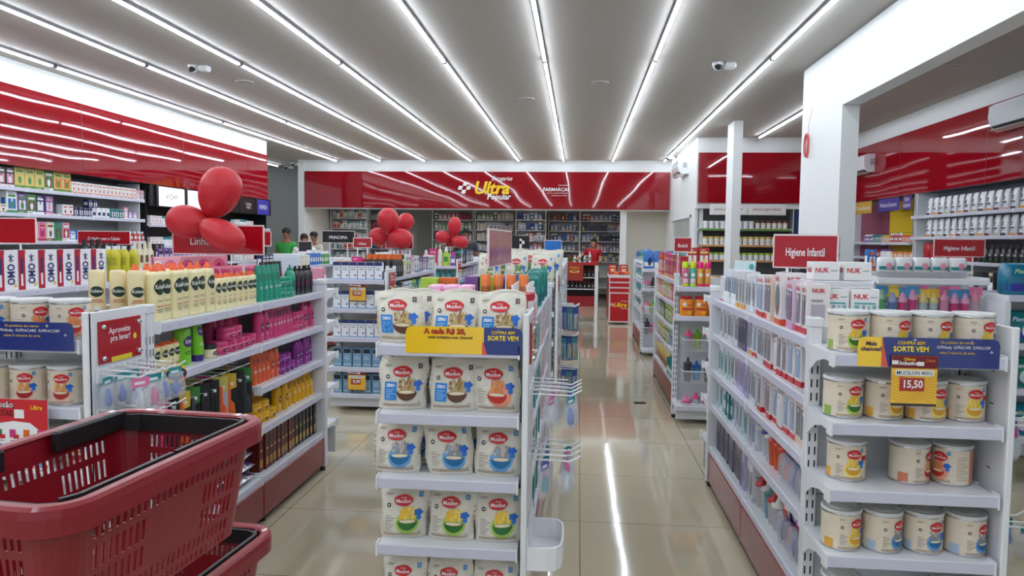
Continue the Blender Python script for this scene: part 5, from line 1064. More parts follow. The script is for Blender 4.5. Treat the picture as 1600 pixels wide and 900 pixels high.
for z, nm in ((.98,'second'),(.75,'third'),(.53,'fourth'),(.26,'base')): run([D('box','black','grey',.12,.07,.14,3),D('box','white','blue',.1,.07,.15,4),D('bot','green','lime',.08,.06,.15,3),D('box','teal','white',.1,.07,.14,4),D('box','pink','white',.09,.07,.15,3)], (-1.76,6.76,z), (0,1), PI/2, f'{nm} shelf facing the aisle of the second left unit', 'goods on the second left unit')
# far end display of the hair unit: pink boxes
for z, nm in ((1.2,'top'),(.98,'second'),(.75,'third'),(.53,'fourth'),(.26,'base')):
    run([D('box','pink','magenta',.09,.08,.17 if z < 1.1 else .15,4,'white')] if z != .98 else [D('box','white','blue',.09,.08,.16,4,'blue')], (-1.74,4.92,z), (-1,0), PI, f'{nm} shelf at the far end of the hair product unit', 'pink boxes at the far end', order='from the aisle side')
# goods on top of the central unit
OBT = bottle('orange_bottle','bottle',[(0,.02,.02),(.004,.023,.023),(.07,.023,.023),(.10,.019,.019),(.13,.022,.022),(.155,.019,.019)],(170,100,60),2,cap=[(.155,.021,.021),(.20,.021,.021),(.205,.018,.018)],capcol=(240,130,70),label=[('r',0,.05,.016,.03,(220,120,70))])
for k in range(4): inst(OBT, (-.40+k*.055,3.16,1.201), 0, f'orange-capped bottle on the central unit behind the cereal bags, {ordn(k+1)} from left', 'orange bottles')
JL = jar((244,180,210),.03,.04,(250,210,230),(250,190,220),name='small_pot')
for k in range(6): inst(JL, (-.60+(k%3)*.065, 3.05+(k//3)*.07, 1.321), 0, f'small pink pot on the central unit behind the bags, {ordn(k+1)} of six', 'small pink pots')
b = MB(); b.bbox(-.24,-.0,-.08,.08,0,.052,METALW,.004); tag(b.obj('display_riser', None, (-.42,3.09,1.267)), 'low white riser behind the cereal bags', 'riser')
for k,(x,c) in enumerate(((-.47,'purple'),(-.41,'lime'))): inst(goods('box',c,c,.07,.05,.19,c), (x,3.26,1.201), 0, f'{c} container on the central unit behind the small pink pots', 'small containers')
inst(goods('box','lime','lime',.06,.05,.14,'lime'), (-.66,3.24,1.201), 0, 'small bright green box behind the left cereal bag', 'small containers', 1.3); inst(goods('box','orange','orange',.06,.05,.14,'orange'), (-.585,3.28,1.201), 0, 'small orange box behind the left cereal bag', 'small containers', 1.3)
NVP = softpack('blue_pack','pack',.14,.06,.15,(34,52,110),(30,40,90),'')
for k in range(7): inst(NVP, (-.55+.03*k, 3.75+k*.12, 1.201), rad(-35), f'dark blue soft pack on the central unit, {ordn(k+1)} from the near end', 'dark blue packs')
WPP = bottle('pump_bottle','bottle',[(0,.022,.022),(.005,.025,.025),(.10,.025,.025),(.12,.012,.012)],(236,236,238),2,cap=[[(.118,.013,.013),(.14,.013,.013)],[(.14,.005,.005),(.16,.009,.009),(.168,.009,.009)]],capcol=(245,245,245),label=[('r',0,.05,.016,.03,(200,60,60))])
for k in range(8): inst(WPP, (-.27+(k%2)*.06, 3.05+(k//2)*.1, 1.201), rad(20), f'white pump bottle on the right of the central unit top, {ordn(k+1)} of eight', 'white pump bottles', 1.0)
RWP = boxp('red_white_box','box',.05,.06,.14,(190,36,44),[('r','R',.1,.2,.9,.5,(235,225,225)),('r','F',.1,.5,.9,.8,(235,225,225)),('e','F',.3,.3,.1,.1,(240,240,240))])
for k in range(2): inst(RWP, (-.215, 2.93+k*.08, 1.201), rad(60), f'red and white box at the near right corner of the central unit, {ordn(k+1)} from front', 'red and white boxes')
TPP = softpack('teal_pouch','pouch',.10,.045,.18,(18,130,124),(20,104,110),'',art=(60,170,160))
for k in range(7): inst(TPP, (-.245+(k%2)*-.02, 3.62+k*.17, 1.201), rad(25)+G.uniform(-.4,.4), f'teal refill pouch on the right side of the central unit top, {ordn(k+1)} from the near end', 'teal pouches', 1.0)
for z, nm in ((.98,'second'),(.75,'third'),(.53,'fourth'),(.26,'base')): run([D('box','white','lime',.09,.07,.18,3,'purple'),D('bag','green','white',.12,.06,.16,2),D('box','teal','white',.09,.07,.17,5),D('box','white','pink',.09,.07,.18,8)], (-.235,2.95,z), (0,1), PI/2, f'{nm} shelf on the aisle side of the central unit', 'goods on the central unit')
# second central end display: pale green bags on top
for i,x in enumerate((-.80,-.56,-.32)): inst(bags.setdefault(('broc',i), bag_proto('broc', 20+i, .20,.24,.08)), (x,6.52,1.191), G.uniform(-.2,.2), f'pale green cereal bag on the second central end display, {("left","middle","right")[i]} one', 'pale green bags', 1.05)
for i,x in enumerate((-.70,-.45,-.27)): inst(bags[('broc',i)], (x,6.63,1.191), G.uniform(-.2,.2), f'pale green cereal bag in the rear row of the second central end display, {("left","middle","right")[i]} one', 'pale green bags', 1.2)
for z, nm in ((.93,'second'),(.67,'third'),(.4,'fourth')): capgoods(z, -.76, 6.5, [D('bag','cream','green',.16,.06,.18,3,'white')], f'{nm} shelf of the second central end display', 'cream packs')
for z, nm in ((1.2,'top'),(.98,'second'),(.75,'third'),(.53,'fourth'),(.26,'base')): run([D('box','white','navy',.09,.07,.2,6),D('box','blue','white',.09,.07,.19,5),D('bot','teal','white',.08,.06,.18,7)], (-.25,6.8,z), (0,1), PI/2, f'{nm} shelf on the aisle side of the second central unit', 'goods on the second central unit')
# right row, second unit: colourful packs facing left, end display
for z, nm, sp in ((1.2,'top',[D('box','red','pink',.11,.07,.23,3,'magenta'),D('box','brown','orange',.11,.07,.24,2,'red'),D('box','magenta','yellow',.11,.07,.24,5,'brown'),D('box','red','orange',.11,.07,.25,6)]),
    (.98,'second',[D('box','brown','white',.1,.07,.16,4),D('box','red','pink',.1,.07,.17,3),D('box','lime','magenta',.1,.07,.18,6),D('box','red','yellow',.1,.07,.17,5)]),
    (.75,'third',[D('box','black','white',.1,.07,.12,2),D('box','red','white',.1,.07,.17,3,'pink'),D('box','lime','navy',.09,.07,.17,6),D('box','black','lime',.09,.07,.17,6)]),
    (.53,'fourth',[D('box','blue','white',.11,.07,.17,6,'blue'),D('box','lime','black',.1,.07,.17,4),D('box','yellow','brown',.1,.07,.16,6)]),
    (.26,'base',[D('box','navy','white',.1,.07,.19,3),D('jar','teal','teal',.12,.12,.16,3),D('bag','yellow','black',.12,.07,.18,9,'orange')])):
    run(sp, (.945,6.72,z), (0,1), -PI/2, f'{nm} shelf of the second right unit', 'colourful packs on the second right unit')
def spray(c, cap): return bottle('spray_can','spray can',[(0,.025,.025),(.004,.027,.027),(.15,.027,.027),(.158,.022,.022)],c,2,cap=[(.156,.0265,.0265),(.205,.0265,.0265),(.21,.02,.02)],capcol=cap,label=[('e',0,.10,.016,.016,(240,230,240)),('r',0,.05,.02,.02,(220,160,60) if cap[0] > 200 else (240,200,210)),('r',0,.015,.024,.01,cap)],captype='cap')
SPR = [spray((206,90,130),(190,220,30)),spray((60,180,160),(190,220,30)),spray((226,170,60),(230,20,120)),spray((220,150,70),(230,20,120))]
for k in range(4): inst(SPR[k], (.91+k*.062, 6.40, 1.181), 0, f'spray can with {("lime","lime","pink","pink")[k]} cap on the right row end display, {ordn(k+1)} from left', 'spray cans'); inst(SPR[(k+1)%4], (.92+k*.062, 6.50, 1.181), 0, f'spray can behind the front row on the right row end display, {ordn(k+1)} from left', 'spray cans')
OJ = bottle('vitamin_jar','jar',[(0,.052,.04),(.005,.056,.044),(.135,.056,.044),(.145,.05,.04)],(240,140,20),3.5,cap=[(.143,.05,.042),(.17,.05,.042)],capcol=(180,20,40),label=[('e',-.02,.10,.018,.018,(240,230,230)),('r',.015,.095,.025,.004,(180,60,30)),('r',0,.06,.04,.008,(180,60,60)),('e',.02,.03,.02,.014,(250,180,40))])
for k in range(3): inst(OJ, (.925+k*.118, 6.40, .931), 0, f'orange gummy jar with red lid, {ordn(k+1)} from left on the right row end display', 'orange gummy jars', .98)
def wire_basket(x0, x1, y0, y1, z, h, label):
    r = empty('clear_basket', ((x0+x1)/2,(y0+y1)/2,z)); tag(r, label, 'basket', 'clear hanging baskets'); W=(x1-x0)/2; Dp=(y1-y0)/2
    b = MB()
    for a in ((-W,W,-Dp,-Dp+.003),(-W,W,Dp-.003,Dp),(-W,-W+.003,-Dp,Dp),(W-.003,W,-Dp,Dp)): b.box(a[0],a[1],a[2],a[3],0,h,CLEAR)
    b.box(-W,W,-Dp,Dp,-.003,0,CLEAR); b.obj('bin', r)
    b = MB(); b.tube([(-W,-Dp,h),(W,-Dp,h),(W,Dp,h),(-W,Dp,h)], .004, METALW, 6, closed=True); b.obj('rim', r); return r
def cupset(): return [cup((150,160,170),(220,60,120),.17,.035),cup((214,216,222),(226,80,130),.16,.035),cup((60,60,64),(40,40,44),.2,.034),cup((170,200,60),(120,180,60),.17,.034),cup((220,90,140),(230,110,160),.15,.036),cup((60,150,210),(40,90,190),.16,.035)]
CS = cupset(); CSN = ['pink-lidded grey','pink-lidded clear','black','lime green','pink','blue']
for j, z in enumerate((.63,.36,.08)):
    wire_basket(.90,1.34,6.32,6.56,z,.10,f'clear basket on the right row end display, {("top","middle","bottom")[j]} of three')
    for k in range(5): q = (j*2+k*3) % 6; inst(CS[q], (.95+k*.085, 6.40+(k%2)*.07, z+.002), G.uniform(0,6), f'{CSN[q]} sport cup, {ordn(k+1)} from left in the {("top","middle","bottom")[j]} clear basket near the spray cans', 'cups in the clear baskets', 1.05)
for j, z in enumerate((.86,.58,.30)):
    wire_basket(.90,1.30,10.06,10.32,z,.10,f'clear basket on the third right end display, {("top","middle","bottom")[j]} of three')
    for k in range(5): q = (j+k*2) % 6; inst(CS[q], (.94+k*.08, 10.14+(k%2)*.07, z+.002), G.uniform(0,6), f'{CSN[q]} cup, {ordn(k+1)} from left in the {("top","middle","bottom")[j]} basket of the third right end display', 'cups in the far clear baskets', 1.1)
run([D('bag','blue','white',.13,.08,.24,3,'navy'),D('bag','teal','white',.13,.08,.22,2)], (.88,10.18,1.2), (1,0), 0, 'top of the third right end display', 'blue packs', order='from left')
run([D('bag','blue','navy',.13,.08,.26,4,'white'),D('bag','teal','white',.13,.08,.25,5),D('bag','blue','white',.13,.08,.22,5)], (.98,10.45,1.2), (0,1), -PI/2, 'top shelf of the third right unit', 'blue packs')
for z, nm in ((.98,'second'),(.75,'third'),(.53,'fourth')): run([D('bag','blue','white',.13,.08,.17,6),D('bag','teal','white',.13,.08,.16,7)], (.98,10.45,z), (0,1), -PI/2, f'{nm} shelf of the third right unit', 'blue packs')
# third left end display and units
capgoods(1.19, -2.2, 10.28, [D('bot','pink','white',.09,.06,.22,1),D('box','magenta','pink',.11,.06,.24,1,'orange'),D('bot','cream','pink',.07,.05,.3,1),D('bot','lime','white',.1,.06,.26,1,'green'),D('bot','purple','magenta',.09,.05,.2,1)], 'top shelf of the distant left end display', 'distant bottles')
for z, nm in ((.93,'second'),(.67,'third'),(.4,'fourth')): capgoods(z, -2.2, 10.28, [D('bot','teal','teal',.08,.06,.2,6)], f'{nm} shelf of the distant left end display', 'distant bottles')
run([D('bot','black','teal',.08,.06,.2,8,'grey'),D('box','navy','white',.09,.07,.2,8)], (-1.77,10.6,1.2), (0,1), PI/2, 'top shelf of the distant third left unit', 'distant goods')
for z, nm in ((.98,'second'),(.75,'third')): run([D('box','black','white',.09,.07,.15,8),D('box','purple','white',.09,.07,.15,8)], (-1.77,10.6,z), (0,1), PI/2, f'{nm} shelf of the distant third left unit', 'distant goods')
run([D('bot','pink','white',.07,.05,.22,8),D('bot','black','pink',.07,.05,.2,6),D('bot','cream','red',.07,.05,.22,6)], (-2.02,7.2,1.2), (-.03,1), 0, 'far half of the top of the second left unit', 'rear goods of the second left unit', order='from near end')
run([D('box','white','teal',.1,.07,.2,5),D('box','purple','white',.1,.07,.2,5)], (-.6,10.7,1.2), (0,1), PI/2, 'top shelf of the distant third central unit', 'distant central goods')
run([D('box','red','yellow',.12,.08,.25,2)], (1.2,8.4,1.25), (1,0), 0, 'raised at the far end of the second right unit', 'dark boxes', order='from left')

# ------------------------------------------------------------------ right bay: hanging baby goods, diapers, wall goods
r = empty('hanging_display', (2.38,5.5,0)); tag(r, 'white framed display of hanging pink and blue baby bottles at right', 'shelf unit')
b = MB()
for s in (-1,1): b.bbox(s*.36-.02, s*.36+.02, -.02,.02,0,1.37,METALW,.004)
b.obj('upright', r)
b = MB(); b.bbox(-.36,.36,-.03,.03,1.30,1.37,METALW,.004); b.bbox(-.36,.36,-.32,-.28,1.29,1.33,METALW,.004)
for s in (-1,1): b.bbox(s*.36-.01,s*.36+.01,-.3,0,1.30,1.34,METALW,.003)
b.obj('top_bar', r)
b = MB(); b.box(-.35,.35,-.005,.005,.3,1.32,M((196,200,204),.4)); b.obj('back_panel', r)
for z in (.98,.66,.3): b = MB(); b.bbox(-.36,.36,-.32,0,z-.03,z,METALW,.004); b.obj('shelf', r)
b = MB(); b.box(-.35,.35,-.33,-.327,1.0,1.06,CLEAR); b.obj('clear_front', r)
def hbottle(c1, c2, seed):
    b = MB(); b.loft([(-.19,.02,.02),(-.185,.024,.024),(-.12,.022,.022),(-.08,.025,.025)], M(c1,.3,alpha=.6), 12); c = MB(); c.loft([(-.08,.027,.027),(-.055,.025,.025),(-.05,.018,.018),(-.03,.014,.014),(-.02,.006,.006)], M([(t+220)//2 for t in c2],.3,alpha=.8), 12)
    d = MB(); d.box(-.035,.035,-.002,.0,-.05,.0,M([(240,200,60),(70,150,200),(230,120,170)][seed%3],.4)); d.box(-.035,.035,.03,.031,-.2,0,CLEAR2)
    return Proto('hanging_baby_bottle','baby bottle',[('bottle',b),('teat',c),('card',d)])
HB = [(hbottle((110,140,200),(90,120,190),0),'blue'),(hbottle((226,70,140),(230,110,170),1),'deep pink'),(hbottle((210,180,190),(230,60,90),2),'clear with red top'),(hbottle((200,214,220),(230,200,60),0),'pale with yellow top'),(hbottle((236,160,190),(230,90,150),2),'light pink'),(hbottle((90,170,110),(70,140,90),1),'green')]
seq = [5,0,0,0,1,1,1,2,3,2,3,0,4,4,1,4,1,4,2]
for k, q in enumerate(seq):
    P, nm = HB[q]; inst(P, (2.08+k*.034, 5.26+(k%2)*.1, 1.275-(.02 if k%3 else 0)), G.uniform(-.4,.4), f'{nm} baby bottle hanging in the white display, {ordn(k+1)} from left', 'hanging baby bottles', 1.15)
for k in range(5): inst(goods('box','grey','navy',.12,.08,.06,'grey'), (2.17+k*.13,5.33,.981), 0, f'low dark grey tray box under the hanging baby bottles, {ordn(k+1)} from left', 'tray boxes')
for k in range(5): inst(goods('bag','white','teal',.11,.07,.10,'pink'), (2.14+k*.12,5.38,1.371), 0, f'grey and teal pack on top of the hanging display, {ordn(k+1)} from left', 'packs on the hanging display')
inst(goods('box','blue','orange',.06,.05,.15,'white'), (2.08,5.49,1.371), .2, 'blue and orange pack at the left on top of the hanging display', 'packs on the hanging display')
# diaper packs
DP = softpack('diaper_pack','diaper pack',.27,.14,.21,(20,110,140),(44,44,150),'Plenitud',(180,220,160),(220,215,215)); DP2 = softpack('diaper_pack','diaper pack',.25,.14,.21,(16,120,130),(30,60,150),'Plenitud',(200,230,240),(210,220,230)); DPT = softpack('diaper_pack','diaper pack',.25,.14,.2,(16,124,104),(20,90,90),'Tena',(220,235,235),(190,210,210))
r = empty('diaper_shelf', (2.96,5.35,0)); tag(r, 'white shelf stand of blue adult diaper packs at the right edge', 'shelf unit')
for z in (1.235,.92,.62,.3):
    b = MB(); b.bbox(-.17,.88,-.30,0,z-.035,z,METALW,.004); b.bbox(-.17,.88,-.31,-.30,z-.04,z+.004,RAIL,.002); b.obj('shelf', r)
b = MB(); b.box(-.17,.88,.0,.02,.1,1.25,METALW); b.obj('back_panel', r)
for s in (-.17,.88): b = MB(); b.bbox(s-.02,s+.02,-.3,.02,0,1.2,METALW,.003); b.obj('side_panel', r)
for z, Pn, nm in ((1.235,DP,'top'),(.92,DP2,'second'),(.62,DPT,'third'),(.3,DP,'bottom')):
    for k in range(3): inst(Pn, (2.93+k*.28,5.17,z+.001), 0, f'blue and teal diaper pack, {ordn(k+1)} from left on the {nm} shelf of the diaper stand', 'diaper packs')
for k in range(3): inst(goods('jar','black','black',.10,.1,.16,'grey'), (3.05+k*.14,5.9,1.201), 0, f'clear jar with black lid behind the diaper packs, {ordn(k+1)} from left', 'black lid jars')
# right wall goods (facing left, near end Y 6.3, far end 11.0)
PBG = softpack('protein_bag','protein bag',.125,.07,.24,(232,234,238),(30,30,34),'',(30,34,40),(236,238,240))
def prot(foot):
    b = MB(); secs=[(0,.056,.032),(.02,.06,.036),(.12,.062,.036),(.21,.06,.02),(.24,.06,.003)]; b.loft(secs, M((236,238,240),.25,coat=.3), 16, 3)
    mp = lambda x, z: (x, -(.037 if z < .13 else .037-(z-.13)*.32)-.001, z)
    b.rect(mp, -.055,.19,.055,.235, M((40,120,180),.3),1,3); b.rect(mp, -.05,.0,.05,.035, M(foot,.4)); b.rect(mp, -.03,.14,.0,.2, M((24,24,28),.4)); b.text(mp, 'MY', -.01,.125,.02,BLK,bold=.04); b.text(mp, 'PROTEIN', .0,.09,.02,BLK,fit=.085,bold=.05); b.rect(mp, -.05,.062,.03,.068, M((40,120,180),.3)); return Proto('protein_bag','protein bag',[('bag',b)])
PR = [prot((70,50,44)),prot((224,150,60)),prot((120,40,40)),prot((200,180,150))]
for z, nm in ((1.97,'top'),(1.675,'second')):
    for k in range(24): inst(PR[(k*7+int(z*10))%4], (4.86,6.9+k*.168,z+.001), -PI/2+G.uniform(-.1,.1), f'white protein bag with blue top, {ordn(k+1)} from the near end of the {nm} right wall shelf', 'protein bags')
TUB = bottle('supplement_tub','tub',[(0,.052,.052),(.005,.056,.056),(.15,.056,.056),(.16,.045,.045)],(20,20,22),2,cap=[(.158,.05,.05),(.205,.05,.05)],capcol=(26,26,28),label=[('r',0,.07,.035,.035,(40,40,42)),('r',0,.035,.035,.003,(90,170,60)),('t',0,.09,.05,.02,(225,225,225),'100%')],n=16)
for k in range(20): inst(TUB, (4.86,7.0+k*.125,1.361), -PI/2, f'black supplement tub, {ordn(k+1)} from the near end of the third right wall shelf', 'black supplement tubs', 1.05)
run([D('bag','red','red',.16,.07,.24,8,'red')], (4.86,9.55,1.36), (0,1), -PI/2, 'far half of the third right wall shelf', 'red bags on the right wall')
run([D('jar','brown','cream',.09,.09,.12,18,'black')], (4.86,8.2,1.12), (0,1), -PI/2, 'fourth right wall shelf', 'brown jars on the right wall')
for z, nm in ((1.60,'top'),(1.36,'second'),(1.12,'third'),(.86,'fourth')):
    run([D('bot','purple','white',.07,.06,.13,5),D('box','teal','black',.09,.06,.12,4),D('box','yellow','red',.09,.06,.11,3) ,D('bot','red','white',.07,.06,.14,6),D('box','orange','red',.09,.06,.11,4)][::-1] if nm in ('top','third') else [D('box','orange','yellow',.1,.06,.1,7),D('bot','white','purple',.07,.06,.13,6),D('box','red','black',.09,.06,.11,6)], (4.86,11.2,z), (0,1), -PI/2, f'{nm} shelf before the purple, yellow and blue panels', 'small goods before the colour panels')
b = MB(); b.bbox(-.03,.03,-.02,.02,0,1.42,M((60,50,130),.4),.003); tag(b.obj('display_post', None, (3.62,9.4,0)), 'tall narrow purple display post in the right bay', 'post')
run([D('bag','grey','white',.14,.08,.16,4,'white'),D('box','white','teal',.1,.07,.16,3)], (3.02,7.3,1.2), (0,1), -PI/2, 'top of the unit behind the hanging display', 'goods on the right bay unit')
# dark round heater-like box by the pillar
r = empty('dark_appliance', (2.15,7.1,0)); tag(r, 'dark box with a round dial-like front standing before the big pillar', 'appliance')
b = MB(); b.bbox(-.12,.12,-.1,.1,.9,1.33,M((26,34,34),.4),.01); b.obj('case', r)
b = MB(); b.T = Matrix.Translation((0,-.1,1.1)) @ Matrix.Rotation(PI/2,4,'X'); b.loft([(0,.09,.09),(.02,.085,.085),(.03,.05,.05)], M((20,60,56),.3), 24); b.obj('round_front', r)
b = MB(); b.bbox(-.13,.13,-.12,.12,0,.9,METALW,.01); b.obj('pedestal', r)
b = MB(); b.cyl(.045,0,1.62,WHITE,20); b.cyl(.048,1.45,1.47,RAIL,20); b.cyl(.048,1.2,1.22,RAIL,20); tag(b.obj('white_tube_stand', None, (2.30,6.9,0)), 'white tubular stand beside the dark appliance at the pillar', 'stand')
# jars on the grey shelving at far right
run([D('jar','white','white',.10,.1,.14,9,'white')], (2.3,14.08,1.83), (1,0), 0, 'green-edged shelf of the grey shelving', 'small white jars', order='from left', gap=.004)
for z, nm, sp in ((1.53,'second',[D('jar','white','yellow',.10,.1,.15,15,'cream')]),(1.25,'third',[D('jar','white','lime',.10,.1,.13,15,'white')])):
    run(sp, (2.3,14.08,z), (1,0), 0, f'{nm} shelf of the grey shelving', 'small white jars', order='from left', gap=.004)
run([D('jar','cream','brown',.095,.1,.15,6,'white')], (3.25,14.08,1.83), (1,0), 0, 'right end of the green-edged shelf', 'small cream jars', order='from left', gap=.004)

# ------------------------------------------------------------------ pharmacy shelving behind the counter
def pharm(x0, x1, y, zs, label, cols, loc, dense=1.0):
    r = empty('pharmacy_shelving', ((x0+x1)/2, y, 0)); tag(r, label, 'shelf unit', 'pharmacy shelving'); W = x1-x0
    b = MB(); b.box(-W/2,W/2,.30,.32,.1,2.4,M((196,198,198),.5)); b.obj('back_panel', r)
    for s in (-1,1): b = MB(); b.bbox(s*W/2-.012,s*W/2+.012,0,.32,0,2.4,METALW,.002); b.obj('side_panel', r)
    for j, z in enumerate(zs):
        b = MB(); b.box(-W/2,W/2,0,.3,z-.022,z,METALW); b.obj('shelf', r)
        if z < .9: continue
        c, c2 = cols[j % len(cols)]; x = x0+.05; k = 0; g = random.Random(j*31+int(x0*10))
        while x < x1-.1:
            w = g.choice((.08,.1,.12)); kk = ('box','jar','box')[g.randrange(3)] if w < .11 else 'box'
            if g.random() < .3: c, c2 = cols[g.randrange(len(cols))]
            k += 1; inst(goods(kk,c,c2,w,.09,g.choice((.15,.18,.21)),c2 if kk == 'box' and c != 'white' else None,name='medicine_box' if kk == 'box' else 'medicine_jar'), (x+w/2, y+.08, z+.001), 0, f'small {c} and {c2} medicine {"box" if kk=="box" else "jar"}, {ordn(k) if k < 29 else "last"} from left on the {ordn(j+1)} shelf of {loc}', 'medicine boxes on the pharmacy shelves'); x += w+.006/dense
PZ = [2.13,1.85,1.57,1.29,1.01,.6,.3]
pharm(-6.75,-5.75,19.6,PZ,'white pharmacy shelving at the far left behind the black brand board',[('white','teal'),('cream','red'),('grey','white'),('teal','white')],'the far left pharmacy shelving')
pharm(-6.1+.0,-5.35,20.6,PZ,'white pharmacy shelving between the far left one and the door',[('white','grey'),('pink','red'),('blue','teal'),('grey','white')],'the pharmacy shelving left of the door')
pharm(-4.1,-2.95,20.4,PZ,'white pharmacy shelving directly right of the grey door',[('red','white'),('navy','white'),('navy','red'),('green','white')],'the pharmacy shelving right of the door')
pharm(-2.9,-1.75,20.4,PZ,'white pharmacy shelving behind the far balloon cluster',[('white','grey'),('cream','white'),('green','white'),('white','blue')],'the shelving behind the far balloons')
pharm(-1.7,-.9,19.8,PZ,'white pharmacy shelving behind the black monitor',[('blue','navy'),('white','blue'),('blue','white'),('red','white')],'the shelving behind the monitor')
pharm(-.85,.0,20.4,PZ,'white pharmacy shelving left of the standing woman',[('red','green'),('red','pink'),('blue','cream'),('navy','blue')],'the shelving left of the woman')
pharm(.02,1.3,20.4,PZ,'white pharmacy shelving behind the woman in red',[('black','navy'),('blue','white'),('navy','white'),('yellow','blue'),('red','white')],'the shelving behind the woman')
# goods on and in the counter
for k,x in enumerate((-.45,-.1,.02,.14,.26)): inst(goods('bot','white','white',.06,.05,.16 if k%2 else .26,'green'), (x+.0,17.9,1.061), 0, f'small white bottle on the service counter, {ordn(k+1)} from left', 'white bottles on the counter')
for z, nm in ((.42,'lower'),(.70,'upper')):
    for k in range(9): inst(goods('bot','black','red',.07,.06,.17,'grey'), (-.45+k*.1, 17.95, z+.001), 0, f'dark bottle inside the service counter, {ordn(k+1)} from left on the {nm} inner shelf', 'dark bottles in the counter')
for k in range(8): inst(goods('bag','orange' if k%2 else 'red','red',.09,.05,.06,'orange'), (.62+(k%4)*.1,14.15+(k//4)*.14,.931), G.uniform(-.4,.4), f'small orange or red snack pack on the shop-name cabinet, {ordn(k+1)} of eight', 'snack packs')
for k in range(2): inst(goods('box','red','cream',.14,.1,.16,'orange'), (.66+k*.22,14.6,.931), 0, f'display box of snacks on the shop-name cabinet, {("left","right")[k]} one', 'snack boxes', 1.15)
b = MB(); b.bbox(-.055,.055,-.03,.03,.0,.01,M((60,44,36),.6),.004); o = tag(b.obj('dropped_phone', None, (.61,7.12,0), rad(12)), 'small dark object lying on the tiled floor of the right aisle', 'object')

